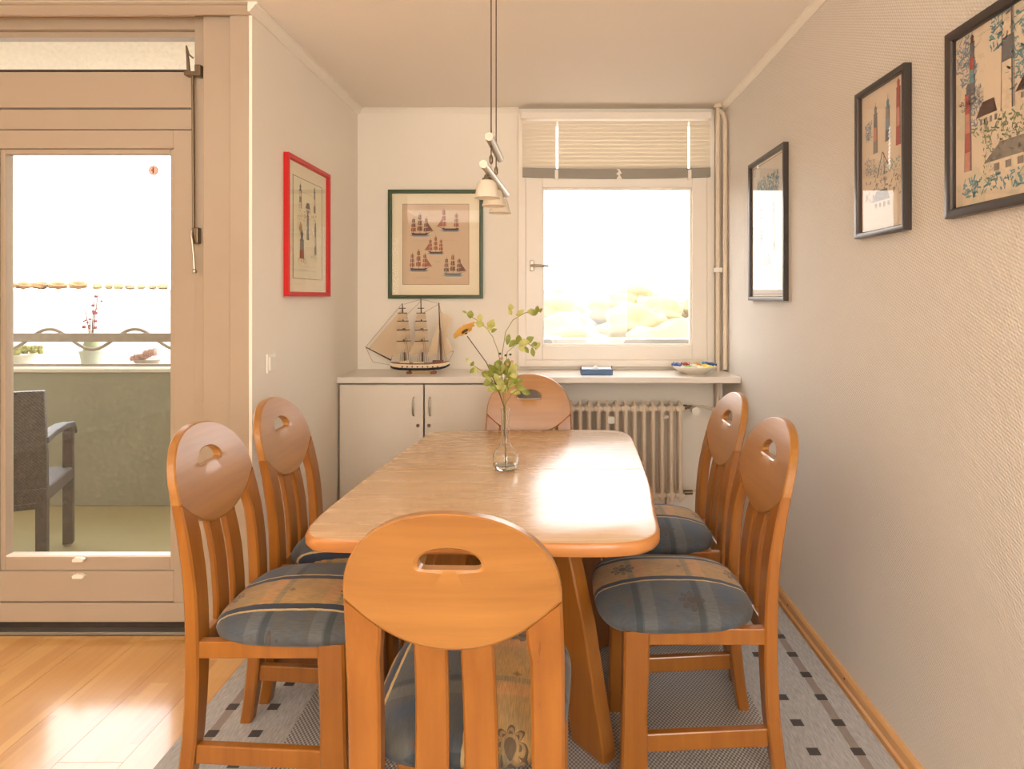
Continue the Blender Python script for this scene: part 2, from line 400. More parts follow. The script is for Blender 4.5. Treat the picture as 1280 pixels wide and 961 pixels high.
# masonry / glazing further left, outside the photograph
wb = MB(); wb.box(XW, -2.46, 2.44, 2.66, -0.012, 0.75); wb.box(XW, -2.46, 2.44, 2.66, 2.2, ZC); wb.box(-2.66, -2.40, 2.44, 2.66, -0.012, ZC); wb.box(XW, -4.4, 2.44, 2.66, -0.012, ZC)
struct(wb.out('wall_door_side', M['frame'], ang=0))
w3 = sempty('window_3')
f = MB()
for a in ((-4.4,-4.33,0.75,2.2),(-2.73,-2.66,0.75,2.2),(-4.4,-2.66,0.75,0.82),(-4.4,-2.66,2.13,2.2)): f.box(a[0],a[1],2.5,2.56,a[2],a[3])
f.out('window_frame', M['frame'], w3, ang=0); MB().box(-4.34,-2.72,2.525,2.531,0.81,2.14).out('pane', M['glass'], w3, ang=0)

d1 = sempty('door_1')
YF = 2.50
def rectframe(mb, x0, x1, z0, z1, w, y0, y1, wb=None, wt=None):
    wb = w if wb is None else wb; wt = w if wt is None else wt
    mb.box(x0, x0+w, y0, y1, z0, z1); mb.box(x1-w, x1, y0, y1, z0, z1)
    mb.box(x0+w, x1-w, y0, y1, z0, z0+wb); mb.box(x0+w, x1-w, y0, y1, z1-wt, z1)
    return mb
# fixed frame
fr_ = MB(); fr_.box(-1.425, -1.362, YF-0.012, 2.62, 0.0, ZC); fr_.box(-2.46, -2.36, YF-0.012, 2.62, 0.0, ZC)
fr_.box(-2.36, -1.425, YF+0.01, 2.62, 2.020, 2.10)
fr_.out('door_frame', M['frame'], d1, ang=0, bevel=0.002)
# leaf: stiles and rails
lf = MB(); GX0, GX1, GZ0, GZ1 = -2.199, -1.538, 0.308, 1.923
LX0, LX1, LZ0, LZ1 = -2.355, -1.430, 0.046, 2.014
lf.box(LX0, GX0-0.02, YF, YF+0.06, LZ0, LZ1); lf.box(GX1+0.022, LX1, YF, YF+0.06, LZ0, LZ1)
lf.box(GX0-0.02, GX1+0.022, YF, YF+0.06, GZ1+0.018, LZ1); lf.box(GX0-0.02, GX1+0.022, YF, YF+0.06, 0.126, GZ0-0.062)
leaf = lf.out('door_leaf', M['frame'], d1, ang=0, bevel=0.002)
rectframe(MB(), GX0-0.02, GX1+0.022, GZ0-0.062, GZ1+0.018, 0.02, YF+0.010, YF+0.05, wb=0.052).out('glazing_bead', M['frame'], leaf, ang=0, bevel=0.003)
MB().box(GX0, GX1+0.002, YF+0.012, YF+0.05, GZ0-0.010, GZ0-0.002).out('sill_strip', M['white'], leaf, ang=0, bevel=0.002)
MB().box(LX0, LX1, YF-0.006, YF+0.05, LZ0, 0.122).out('kick_board', M['frame'], d1, ang=0, bevel=0.003)
MB().box(GX0-0.01, GX1+0.01, YF+0.026, YF+0.032, GZ0-0.012, GZ1+0.01).out('pane', M['glass'], leaf, ang=0)
for zz in (GZ0-0.012, GZ0-0.078):
    MB().prism([(-1.912, zz-0.008), (-1.872, zz-0.008), (-1.866, zz+0.004), (-1.880, zz+0.010), (-1.904, zz+0.010), (-1.915, zz+0.002)], YF-0.014, YF+0.002).out('glazing_clip', M['white'], leaf, ang=0, bevel=0.002)
MB().box(-2.36, -1.362, YF+0.02, 2.62, 0.0, 0.046).out('threshold_gap', M['dark'], d1, ang=0)
MB().box(-2.46, -1.362, YF-0.022, YF+0.02, 0.0, 0.014).out('threshold', M['grey'], d1, ang=0, bevel=0.003)
def disc(c, r, y0, y1, n=24): return MB().loft([[(c[0]+r*math.cos(2*PI*k/n), y, c[1]+r*math.sin(2*PI*k/n)) for k in range(n)] for y in (y0, y1)])
# round red sticker on the pane
sx, sz = (192-690)*2.525/780, EYE+(372-213)*2.525/780
st = disc((sx, sz), 0.020, YF+0.0235, YF+0.0258).out('round_sticker', plain('sticker_red', (206, 150, 136), 0.5), ang=0)
tag(st, 'small round reddish sticker near the top right corner of the balcony door glass', 'sticker')
disc((sx, sz), 0.0165, YF+0.0229, YF+0.0235).out('sticker_ring', plain('sticker_pink', (222, 190, 176), 0.5), st, ang=0)
MB().box(sx-0.003, sx+0.003, YF+0.0222, YF+0.0229, sz-0.012, sz+0.012).box(sx-0.009, sx-0.003, YF+0.0222, YF+0.0229, sz-0.002, sz+0.003).out('sticker_mark', plain('sticker_mark', (150, 70, 56), 0.5), st, ang=0)

# fanlight above the door
w2 = sempty('window_2')
fz = MB(); fz.box(-2.36, -1.425, YF-0.004, 2.62, 2.416, ZC); fz.out('window_frame', M['frame'], w2, ang=0, bevel=0.002)
s2 = MB(); s2.box(-2.36, -1.428, YF, YF+0.05, 2.105, 2.248); s2.box(-2.36, -1.436, YF+0.02, YF+0.05, 2.393, 2.416); s2.box(-1.434, -1.425, YF+0.02, YF+0.05, 2.248, 2.416); s2.box(-2.36,-2.31,YF,YF+0.05,2.248,2.416)
s2.out('sash', M['frame'], w2, ang=0, bevel=0.002)
MB().box(-2.31, -1.434, YF+0.03, YF+0.036, 2.246, 2.40).out('pane', M['glass'], w2, ang=0)
MB().box(-2.31, -1.46, YF-0.002, YF+0.02, 2.249, 2.256).out('sash_seal', M['dark'], w2, ang=0)
# fanlight opener: bracket, arm, rod, guide, crank
op = empty('fanlight_opener', 'dark metal fanlight opener with long rod and crank beside the balcony door', 'window opener', (0,0,0))
def P(x, y, d): return ((x-690)*d/780, d, EYE+(372-y)*d/780)     # measured point at room depth d
a, b = P(236, 92, 2.47), P(252, 92, 2.47)
MB().box(a[0]-0.012, b[0]+0.004, 2.455, 2.488, a[2]-0.010, a[2]+0.006).box(b[0]-0.018, b[0]+0.006, 2.45, 2.489, a[2]-0.014, a[2]+0.030).out('bracket', M['oldsteel'], op, ang=0, bevel=0.003)
MB().tube([P(236, 92, 2.465), P(235, 75, 2.462), P(233, 57, 2.46)], [0.008, 0.006, 0.003], 8).out('arm', M['oldsteel'], op)
MB().tube([P(233, 58, 2.46), P(236, 68, 2.462), P(242, 73, 2.47)], 0.0035, 6).out('link', M['oldsteel'], op)
MB().tube([P(241, 92, 2.47), P(241.5, 180, 2.472), P(242, 290, 2.474)], 0.0058, 10).out('rod', M['oldsteel'], op)
q = P(245, 294, 2.474); MB().box(q[0]-0.012, q[0]+0.014, 2.462, 2.488, q[2]-0.034, q[2]+0.030).out('guide', M['oldsteel'], op, ang=0, bevel=0.004)
MB().tube([P(240, 288, 2.462), P(239, 294, 2.456), P(240, 300, 2.454), P(242, 318, 2.454), P(243, 336, 2.454)], 0.0055, 8).ball(P(243, 339, 2.454), 0.010).out('crank', M['steel'], op)

# ------------------------------------------------------------------ window in the nook
w1 = sempty('window_1')
yo = YB - 0.03
rectframe(MB(), WX0-0.035, WX1, WZ0-0.02, WZ1, 0.045, yo, YB+0.08, wb=0.04, wt=0.05).out('window_frame', M['white'], w1, ang=0, bevel=0.003)
MB().box(WX0+0.01, WX1-0.045, YB-0.02, YB+0.06, 2.005, 2.055).out('transom', M['white'], w1, ang=0, bevel=0.003)
gx0, gx1, gz0, gz1 = -0.057, 0.829, 1.058, 1.995
sash = MB(); sx0, sx1, sz0, sz1 = -0.156, 0.918, 0.973, 2.058
sash.box(sx0, gx0, YB-0.022, YB+0.045, sz0, sz1); sash.box(gx1, sx1, YB-0.022, YB+0.045, sz0, sz1)
sash.box(gx0, gx1, YB-0.022, YB+0.045, sz0, gz0); sash.box(gx0, gx1, YB-0.022, YB+0.045, gz1, sz1)
sa = sash.out('sash', M['white'], w1, ang=0, bevel=0.004)
rectframe(MB(), gx0, gx1, gz0, gz1, 0.010, YB-0.005, YB+0.03).out('glazing_bead', M['white'], sa, ang=0, bevel=0.002)
MB().box(gx0, gx1, YB+0.010, YB+0.016, gz0, gz1).out('pane', M['glass'], sa, ang=0)
MB().box(WX0+0.01, WX1-0.045, YB+0.010, YB+0.016, 2.05, 2.39).out('pane', M['glass'], w1, ang=0)
MB().box(gx0-0.04, gx1+0.04, YB+0.05, YB+0.20, 1.03, 1.092).out('outer_sill', M['grey'], w1, ang=0, bevel=0.003)
# handle
hx, hz = (665-690)*3.68/780, EYE+(372-332)*3.68/780
hd = MB().box(hx-0.012, hx+0.012, YB-0.032, YB-0.022, hz-0.032, hz+0.032).out('window_handle', M['steel'], sa, ang=0, bevel=0.004)
MB().tube([(hx, YB-0.03, hz), (hx, YB-0.062, hz), (hx+0.012, YB-0.07, hz), (hx+0.10, YB-0.07, hz-0.004)], 0.0075, 10).out('lever', M['steel'], hd)
# venetian blind, pulled up
bl = empty('venetian_blind', 'cream venetian blind pulled up over the upper part of the nook window', 'blind', (0, 0, 0))
bx0, bx1 = -0.172, 0.925; yb_ = YB-0.062
MB().box(bx0-0.006, bx1+0.006, yb_-0.02, yb_+0.028, 2.385, 2.425).out('head_rail', M['white'], bl, ang=0, bevel=0.003)
ns = 12
for i in range(ns):
    z = 2.362 - i*0.0235; w = 0.0085
    pr = [(w, -0.0135), (w*0.1, -0.006), (-w*0.7, 0.004), (-w, 0.0130), (-w+0.001, 0.0130), (-w*0.7+0.001, 0.004), (w*0.1+0.001, -0.006), (w+0.001, -0.0135)]
    mb = MB()
    for (a, b) in ((bx0, 0.03-0.006), (0.036, 0.80-0.006), (0.806, bx1)):
        mb.loft([[(xx, yb_+p[0], z+p[1]) for p in pr] for xx in (a, b)])
    mb.out('slat', M['slat'], bl, ang=30)
# bottom rail, sagging slightly, and the pile of slats behind it
br = MB(); br.loft([[(xx, yb_+yy, zz + 0.010*((xx-0.38)/0.55)**2*1.0) for yy, zz in ((-0.014, 2.040), (0.014, 2.040), (0.014, 2.092), (-0.014, 2.092))] for xx in [bx0+(bx1-bx0)*k/16 for k in range(17)]])
br.out('bottom_rail', plain('blind_grey', (146, 138, 124), 0.5), bl, ang=30)
cr = M['white']
for xx in (0.027, 0.803):
    MB().box(xx-0.0016, xx+0.0016, yb_-0.0165, yb_-0.0145, 2.030, 2.39).out('cord', cr, bl, ang=0)
    MB().box(xx-0.010, xx+0.010, yb_-0.018, yb_+0.012, 2.034, 2.088).out('cord_clip', cr, bl, ang=0, bevel=0.002)
MB().prism([(0.375, 2.092), (0.392, 2.092), (0.406, 2.068), (0.394, 2.060), (0.408, 2.036), (0.374, 2.032), (0.388, 2.054), (0.374, 2.064), (0.388, 2.078)], yb_-0.019, yb_-0.0145).out('rail_clip', M['white'], bl, ang=0)

# heating pipes at the corner
hp = empty('heating_riser', 'pair of white heating pipes rising through the corner beside the window', 'pipe', (0,0,0))
MB().tube([(0.968, YB-0.075, 0.0), (0.968, YB-0.075, ZC)], 0.0135, 12).out('pipe', M['radiator'], hp)
MB().tube([(1.000-0.004, YB-0.075-0.05, 0.93), (0.996, YB-0.125, 2.36), (0.99, YB-0.10, 2.41), (0.975, YB-0.08, 2.43)], 0.0125, 12).out('pipe', M['radiator'], hp)
MB().tube([(0.968, YB-0.075, ZC-0.02), (0.968, YB-0.075, ZC)], 0.028, 14).out('collar', M['radiator'], hp)
q = EYE+(372-337)*3.62/780
MB().box(0.945, 1.004, YB-0.105, YB-0.055, q-0.014, q+0.012).out('pipe_clip', M['plastic'], hp, ang=0, bevel=0.003)

# ------------------------------------------------------------------ counter, cabinet, radiator
ct = MB(); ct.box(XL+0.001, XR-0.001, 3.343, YB-0.001, 0.884, 0.918)
tag(ct.out('worktop', plain('white_worktop', (228, 218, 206), 0.28, namp=0.01), ang=0, bevel=0.004), 'long white worktop running under the window from wall to wall', 'worktop')
cb = empty('low_cabinet', 'white two-door low cabinet under the left half of the worktop', 'cabinet', (XL, 3.36, 0))
cw = 0.925
cbm = MB(); cbm.box(0.004, 0.022, 0.022, 0.345, 0.0, 0.882); cbm.box(cw-0.018, cw, 0.022, 0.345, 0.0, 0.882); cbm.box(0.022, cw-0.018, 0.022, 0.345, 0.06, 0.08); cbm.box(0.022, cw-0.018, 0.022, 0.345, 0.862, 0.882); cbm.box(0.022, cw-0.018, 0.335, 0.345, 0.08, 0.862); cbm.box(0.022, cw-0.018, 0.05, 0.06, 0, 0.06)
cbm.out('cabinet_body', plain('cabinet_edge', (150, 128, 108), 0.5), cb, ang=0)
for k, (a, b) in enumerate(((0.013, 0.463), (0.471, 0.921))):
    dr = MB().box(a, b, 0.0, 0.019, 0.07, 0.874).out('door', M['cab'], cb, ang=0, bevel=0.003)
    hx_ = (b-0.050) if k == 0 else (a+0.030)
    MB().tube([(hx_, 0.0, 0.807), (hx_, -0.020, 0.800), (hx_, -0.026, 0.77), (hx_, -0.026, 0.745), (hx_, -0.020, 0.715), (hx_, 0.0, 0.708)], [0.004, 0.0045, 0.006, 0.006, 0.0045, 0.004], 8).out('handle', M['steel'], dr)
    lx = hx_ + (0.022 if k == 0 else -0.006+0.0)
    MB().loft([[(lx+r*math.cos(2*PI*j/14), yy, 0.655+r*math.sin(2*PI*j/14)) for j in range(14)] for r, yy in ((0.0095, 0.001), (0.0095, -0.005), (0.007, -0.008))]).out('lock', M['oldsteel'], dr)
rd = empty('radiator', 'cream column radiator standing below the window worktop', 'radiator', (0,0,0))
RY = 3.555
for i in range(17):
    xx = 0.725 - i*0.0514
    mb = MB()
    for yy in (RY-0.032, RY+0.032):
        mb.tube([(xx, yy, 0.200), (xx, yy, 0.735), (xx, yy*0.5+RY*0.5, 0.752)], [0.0118, 0.0118, 0.006], 10)
    for zz in (0.225, 0.715):
        mb.loft([[(xx+dx*s, yy, zz+dz*s*1.0) for dx, dz in ((0.0258,0.010),(0.014,0.017),(0,0.020),(-0.014,0.017),(-0.0258,0.010),(-0.0258,-0.010),(-0.014,-0.018),(0,-0.020),(0.014,-0.018),(0.0258,-0.010))] for yy, s in ((RY-0.040, 0.5), (RY-0.032, 0.96), (RY-0.02, 1.0), (RY+0.02, 1.0), (RY+0.032, 0.96), (RY+0.040, 0.5))])
    mb.tube([(xx, RY-0.03, 0.72), (xx, RY-0.03, 0.752)], [0.0115, 0.004], 8); mb.tube([(xx, RY-0.03, 0.22), (xx, RY-0.03, 0.188)], [0.0115, 0.006], 8)
    mb.out('column', M['radiator'], rd)
for xx in (0.66, -0.04):
    MB().box(xx-0.008, xx+0.008, RY-0.02, RY+0.05, 0.0, 0.21).out('foot', M['radiator'], rd, ang=0)
xm = (764-690)*3.5/780; MB().box(xm-0.020, xm+0.020, RY-0.062, RY-0.044, 0.635, 0.675).out('heat_meter', M['plastic'], rd, ang=0, bevel=0.004)
xm = (833-690)*3.5/780; MB().box(xm-0.014, xm+0.014, RY-0.05, RY-0.036, 0.665, 0.680).out('bleed_clip', M['radiator'], rd, ang=0, bevel=0.002)
xv = (869-690)*3.5/780
vz = EYE-(513-372)*3.5/780; bz = EYE-(619-372)*3.5/780
MB().tube([(0.75, RY, vz+0.01), (0.768, RY, vz+0.01)], 0.014, 10).tube([(0.768, RY, vz+0.01), (0.80, RY, vz+0.01)], 0.010, 10).out('valve', M['oldsteel'], rd)
MB().tube([(xv, RY-0.01, vz), (xv, RY-0.075, vz)], [0.020, 0.023], 16).out('thermostat_knob', M['plastic'], rd)
MB().tube([(0.79, RY, vz+0.012), (0.86, RY, vz+0.014), (0.92, RY+0.05, vz-0.008), (0.962, RY+0.082, vz-0.010)], 0.0075, 8).out('feed_pipe', M['radiator'], rd)
MB().tube([(0.75, RY, bz), (0.80, RY, bz)], 0.013, 10).out('valve', M['oldsteel'], rd)
MB().tube([(0.80, RY, bz+0.010), (0.99, RY, bz+0.014)], 0.0085, 8).out('return_pipe', M['radiator'], rd)

# light switch on the left wall
sw = empty('light_switch', 'white double light switch on the left nook wall near the corner', 'switch', (XL, 2.56, 1.075))
MB().box(0, 0.009, -0.040, 0.040, -0.040, 0.040).out('cover_plate', M['plastic'], sw, ang=0, bevel=0.004)
MB().box(0.008, 0.014, -0.028, 0.028, -0.028, 0.028).out('rocker', M['plastic'], sw, ang=0, bevel=0.003)

# ------------------------------------------------------------------ rug
rug = MB().box(-1.133, 0.988, -0.15, 2.86, 0.0, 0.008).out('rug', M['rug'], ang=0, bevel=0.003)
tag(rug, 'grey flatwoven rug with rows of small dark squares under the dining set', 'rug')

# ------------------------------------------------------------------ dining table
def smooth_poly(pts, n=6):
    # Catmull-Rom through the control points, closed
    out = []; N = len(pts)
    for i in range(N):
        p0, p1, p2, p3 = [Vector((*pts[(i+k-1) % N], 0)) for k in range(4)]
        for j in range(n):
            t = j/n
            out.append(0.5*((2*p1)+(-p0+p2)*t+(2*p0-5*p1+4*p2-p3)*t*t+(-p0+3*p1-3*p2+p3)*t*t*t))
    return [(p.x, p.y) for p in out]
tc = (-0.140, 2.15)
outl = [(-0.560,1.535),(-0.40,1.524),(-0.15,1.512),(0.08,1.504),(0.185,1.512),(0.245,1.540),(0.277,1.60),(0.290,1.74),(0.312,1.95),(0.324,2.16),(0.336,2.40),(0.343,2.60),(0.338,2.71),(0.305,2.78),(0.24,2.803),(0.05,2.806),(-0.20,2.802),(-0.42,2.79),(-0.50,2.775),(-0.545,2.73),(-0.556,2.63),(-0.580,2.42),(-0.609,2.135),(-0.628,1.92),(-0.640,1.72),(-0.634,1.61),(-0.608,1.556)]
outl = [(a-tc[0], b-tc[1]) for a, b in smooth_poly(outl, 4)]
tb = empty('dining_table', 'light beech extending dining table with rounded corners and splayed legs', 'table', (tc[0], tc[1], 0.008))
ZT = 0.742
def clip_poly(poly, ylo, yhi):
    def cl(p, f, ins):
        o = []
        for i in range(len(p)):
            a, b = p[i], p[(i+1) % len(p)]
            ia, ib = ins(a), ins(b)
            if ia: o.append(a)
            if ia != ib: tt = (f-a[1])/(b[1]-a[1]); o.append((a[0]+(b[0]-a[0])*tt, f))
        return o
    poly = cl(poly, ylo, lambda q: q[1] >= ylo); return cl(poly, yhi, lambda q: q[1] <= yhi)
SY = 2.161 - tc[1]
for lo, hi in ((-2, SY-0.0026), (SY+0.0026, 2)):
    pl = clip_poly(outl, lo, hi)
    cx = sum(p[0] for p in pl)/len(pl); cy = sum(p[1] for p in pl)/len(pl)
    def ins(d, z): 
        r = []
        for i, p in enumerate(pl):
            seam = abs(p[1]-SY) < 0.004
            v = Vector((p[0]-cx, p[1]-cy)); l = v.length
            nx, ny = -v.x/l*d, (0 if seam else -v.y/l*d)
            r.append((p[0]+nx, p[1]+ny, z))
        return r
    mb = MB(); mb.cur = 1
    mb.loft([ins(0.020, ZT-0.036), ins(0.006, ZT-0.034), ins(0.0, ZT-0.026), ins(0.0, ZT-0.012), ins(0.003, ZT-0.005), ins(0.009, ZT-0.001)])
    mb.cur = 0; mb.loft([ins(0.009, ZT-0.001), ins(0.013, ZT)])
    mb.out('tabletop', [M['table'], M['tedge']], tb, ang=50)
yaw = math.radians(-6)
def rot2(x, y, a=yaw): return (x*math.cos(a)-y*math.sin(a), x*math.sin(a)+y*math.cos(a))
for sx_ in (-1, 1):
    for sy_ in (-1, 1):
        dx, dy = rot2(sx_*0.712, sy_*0.702); px_, py_ = -dy, dx; ox = 0.012
        prof = [(0.325, 0), (0.463, 0), (0.463, 0.03), (0.43, 0.16), (0.38, 0.36), (0.31, 0.56), (0.27, 0.705), (0.17, 0.705), (0.19, 0.56), (0.24, 0.36), (0.295, 0.14)]
        t_ = 0.026
        r1 = [(ox+dx*r+px_*t_, dy*r+py_*t_, z) for r, z in prof]; r2 = [(ox+dx*r-px_*t_, dy*r-py_*t_, z) for r, z in prof]
        MB().loft([r1, r2]).out('leg', M['chair'], tb, ang=0, bevel=0.006)
ap = MB()
for a in ((-0.36, 0.36, -0.44, -0.415), (-0.36, 0.36, 0.415, 0.44), (-0.36, -0.335, -0.415, 0.415), (0.335, 0.36, -0.415, 0.415)): ap.box(a[0], a[1], a[2], a[3], 0.635, 0.706)
ap.out('apron', M['tedge'], tb, ang=0, bevel=0.003)
MB().box(-0.20, 0.20, -0.20, 0.20, 0.60, 0.64).out('brace', M['tedge'], tb, ang=0, bevel=0.003)

# ------------------------------------------------------------------ chairs  (local: +y = front, origin on the floor below the rear face at seat height)
def interp(tab, z):
    for (z0, v0), (z1, v1) in zip(tab, tab[1:]):
        if z <= z1:
            t = (z-z0)/(z1-z0); t = max(0, min(1, t)); return v0+(v1-v0)*t
    return tab[-1][1]
REAR = [(0, -0.036), (0.06, -0.026), (0.12, -0.018), (0.22, -0.006), (0.35, 0), (0.50, 0), (0.60, -0.005), (0.66, -0.012), (0.75, -0.027), (0.83, -0.044), (0.88, -0.058), (0.92, -0.071), (0.98, -0.093)]
THK = [(0, 0.036), (0.2, 0.038), (0.45, 0.036), (0.70, 0.032), (0.83, 0.026), (0.98, 0.024)]
def low_edge(x): return 0.706 + (0.800-0.706)*(abs(x)/0.195)**2.2     # lower curve of the board
def hole_poly():
    pts = []; w, zb, zt = 0.056, 0.864, 0.906
    for k in range(0, 17):
        a = PI*k/16; pts.append((w*math.cos(a), zb+0.010+(zt-zb-0.010)*math.sin(a)))
    pts += [(-w*0.96, zb+0.003), (-w*0.85, zb), (w*0.85, zb), (w*0.96, zb+0.003)]
    return pts
def board_poly():
    pts = []
    for k in range(0, 41):
        a = PI*k/40; c, s = math.cos(a), math.sin(a)
        pts.append((0.195*math.copysign(abs(c)**0.92, c), 0.800+0.174*abs(s)**0.92))
    for k in range(1, 30):
        x = -0.195+0.39*k/30; pts.append((x, low_edge(x)))
    return pts
def ray_hit(poly, c, a):
    d = (math.cos(a), math.sin(a)); best = 0
    for i in range(len(poly)):
        p, q = poly[i], poly[(i+1) % len(poly)]
        ex, ez = q[0]-p[0], q[1]-p[1]; det = d[0]*(-ez)+ex*d[1]
        if abs(det) < 1e-12: continue
        rx, rz = p[0]-c[0], p[1]-c[1]
        t = (rx*(-ez)+ex*rz)/det; u = (d[0]*rz-d[1]*rx)/det
        if t > 0 and -1e-6 <= u <= 1+1e-6: best = max(best, t)
    return (c[0]+d[0]*best, c[1]+d[1]*best)
def make_board(parent):
    N = 96; c = (0, 0.882); bp, hpoly = board_poly(), hole_poly()
    angs = [2*PI*k/N for k in range(N)]
    # put samples on the board's two side tips so they stay sharp
    for sgn in (1, -1):
        ta = math.atan2(0.800-c[1], 0.195*sgn) % (2*PI); k = min(range(N), key=lambda j: abs(angs[j]-ta)); angs[k] = ta
    O = [ray_hit(bp, c, a) for a in angs]; H = [ray_hit(hpoly, c, a) for a in angs]
    def yr(z): return interp(REAR, z)
    def ring(f, front, dep):
        r = []
        for o, h in zip(O, H):
            x, z = h[0]+(o[0]-h[0])*f, h[1]+(o[1]-h[1])*f
            y = yr(z); t = interp(THK, z)
            curve = -0.010*(1-(x/0.195)**2)            # board hollowed slightly to the sitter's back
            y += curve + (t-dep if front else dep); r.append((x, y, z))
        return r
    fs = [0.0, 0.05, 0.25, 0.5, 0.75, 0.968, 1.0]
    rings = [ring(0, True, 0.003)] + [ring(f, True, 0) for f in fs[1:-1]] + [ring(1, True, 0.0035), ring(1, False, 0.0035)] + [ring(f, False, 0) for f in fs[1:-1][::-1]] + [ring(0, False, 0.003)]
    rings.append(rings[0])
    mb = MB(); mb.loft(rings, caps=False)
    o = mb.out('backrest', M['chairx'], parent, ang=22)
    bm = bmesh.new(); bm.from_mesh(o.data); bmesh.ops.remove_doubles(bm, verts=bm.verts, dist=1e-6); bmesh.ops.recalc_face_normals(bm, faces=bm.faces); bm.to_mesh(o.data); bm.free(); o.data.set_sharp_from_angle(angle=math.radians(22))
    return o
def rsec(x0, x1, y0, y1, zf, r=0.005):
    pts = [(x0+r, y0), (x1-r, y0), (x1, y0+r), (x1, y1-r), (x1-r, y1), (x0+r, y1), (x0, y1-r), (x0, y0+r)]
    return [(x, y, zf(x) if callable(zf) else zf) for x, y in pts]
def make_chair(label):
    c = empty('dining_chair', label, 'chair', group='dining chairs around the table')
    for s in (-1, 1):
        rings = []
        for z in (0, 0.06, 0.12, 0.2, 0.28, 0.36, 0.45, 0.52, 0.58, 0.63, 0.68):
            w = 0.040+0.020*min(1, z/0.45) + 0.003*max(0, (z-0.5)/0.3); xo = 0.199 if z > 0.4 else 0.199-0.003*(0.4-z)/0.4
            y0 = interp(REAR, z); t = interp(THK, z); a, b = sorted((s*xo, s*(xo-w))); rings.append(rsec(a, b, y0, y0+t, z))
        for f in (0.5, 1.0):
            zf = lambda x, f=f: 0.68+(low_edge(x)-0.001-0.68)*f
            xo, w = 0.195+0.004*(1-f), 0.065
            a, b = sorted((s*xo, s*(xo-w))); base = rsec(a, b, 0, 1, 0)
            rg = []
            for (x, yy, _) in base:
                z = zf(x); y0 = interp(REAR, z)-0.010*(1-(x/0.195)**2)*f*0.6; t = interp(THK, z); rg.append((x, y0 + (0.005 if 0.001 < yy < 0.5 else 0) + (0 if yy < 0.5 else t - (0.005 if yy < 0.999 else 0)), z))
            rings.append(rg)
        MB().loft(rings).out('rear_leg', M['chair'], c, ang=40)
        rings = []                                                     # slat
        for i in range(11):
            f = i/10
            xa, xb = s*(0.015-0.003*f), s*(0.078-0.006*f); a, b = sorted((xa, xb)); base = rsec(a, b, 0, 1, 0, 0.004); rg = []
            for (x, yy, _) in base:
                zt = low_edge(x)+0.004; z = 0.42+(zt-0.42)*f
                y0 = interp(REAR, z) - 0.010*f*f + 0.006; rg.append((x, y0 + (0.004 if 0.001 < yy < 0.5 else 0) + (0 if yy < 0.5 else 0.018 - (0.004 if yy < 0.999 else 0)), z))
            rings.append(rg)
        MB().loft(rings).out('slat', M['chair'], c, ang=40)
        a, b = sorted((s*0.205, s*0.148))
        MB().loft([rsec(a, b, 0.358-0.012+0.0, 0.418+0.004, 0, 0.006), rsec(a, b, 0.350, 0.416, 0.22, 0.006), rsec(a, b, 0.342, 0.412, 0.447, 0.006)]).out('front_leg', M['chair'], c, ang=40)
        a, b = sorted((s*0.193, s*0.168))
        MB().box(a, b, 0.030, 0.346, 0.405, 0.449).out('seat_rail', M['chair'], c, ang=0, bevel=0.003)
        a, b = sorted((s*0.186, s*0.164))
        MB().loft([rsec(a, b, 0, 1, 0)]*1 + [], caps=False) if False else None
        sm = MB(); sm.loft([[(x, yy, zz) for x, zz in ((a, z0), (b, z0), (b, z0+0.050), (a, z0+0.050))] for yy, z0 in ((0.022, 0.128), (0.352, 0.112))])
        sm.out('stretcher', M['chair'], c, ang=0, bevel=0.004)
    MB().box(-0.150, 0.150, 0.356, 0.380, 0.400, 0.449).out('seat_rail', M['chairx'], c, ang=0, bevel=0.003)
    MB().box(-0.150, 0.150, 0.006, 0.030, 0.400, 0.449).out('seat_rail', M['chairx'], c, ang=0, bevel=0.003)
    make_board(c)
    # cushion
    n = 64; rings = []
    prof = [(0.90, 0.438), (0.965, 0.441), (0.995, 0.449), (1.008, 0.459), (0.998, 0.470), (0.965, 0.481), (0.90, 0.491), (0.80, 0.501), (0.65, 0.510), (0.42, 0.518), (0.18, 0.521)]
    for s_, z in prof:
        rg = []
        for k in range(n):
            a = 2*PI*k/n; cx_, sy_ = math.cos(a), math.sin(a); e = 2/4.2
            u = math.copysign(abs(cx_)**e, cx_); v = math.copysign(abs(sy_)**e, sy_)
            vy = 0.252 + v*s_*0.216; hw = 0.198 + 0.020*(v*s_+1)/2 - 0.016*max(0, -v*s_)**3
            bow = 0.012*(1-(u*s_)**2)*(1 if v > 0 else 0)*v*s_
            rg.append((u*s_*hw, max(vy+bow, 0.036 if abs(u*s_*hw) > 0.1 else 0.03), z - 0.004*(v*s_)**2*(1 if s_ < 0.9 else 0)))
        rings.append(rg)
    cu = MB().loft(rings).out('cushion', M['fabric'], c, ang=80)
    cu['stripe_offset'] = 0.0
    return c
CZ = 0.008
ch = make_chair('nearest dining chair, seen from behind at the front end of the table')
ch.location = (-0.176, 1.140, CZ); ch.rotation_euler = (0, 0, math.radians(-1.5))
def place(loc, rz, off, label):
    r = copy_tree(ch, (loc[0], loc[1], CZ), math.radians(rz), label)
    for k in r.children:
        if k.name.startswith('cushion'): k['stripe_offset'] = off
    return r
for k in ch.children:
    if k.name.startswith('cushion'): k['stripe_offset'] = -0.03
place((-0.107, 2.860), 180, 0.10, 'far dining chair at the window end, only its orange backrest visible beyond the vase')
place((0.604, 1.862), 90, 0.034, 'dining chair nearer the camera on the right-hand wall side, blue and tan seat visible')
place((0.622, 2.365), 90, 0.02, 'dining chair farther back on the right-hand wall side, nearer the radiator')
place((-0.945, 1.800), -90, 0.01, 'dining chair nearer the camera on the left side by the balcony door')
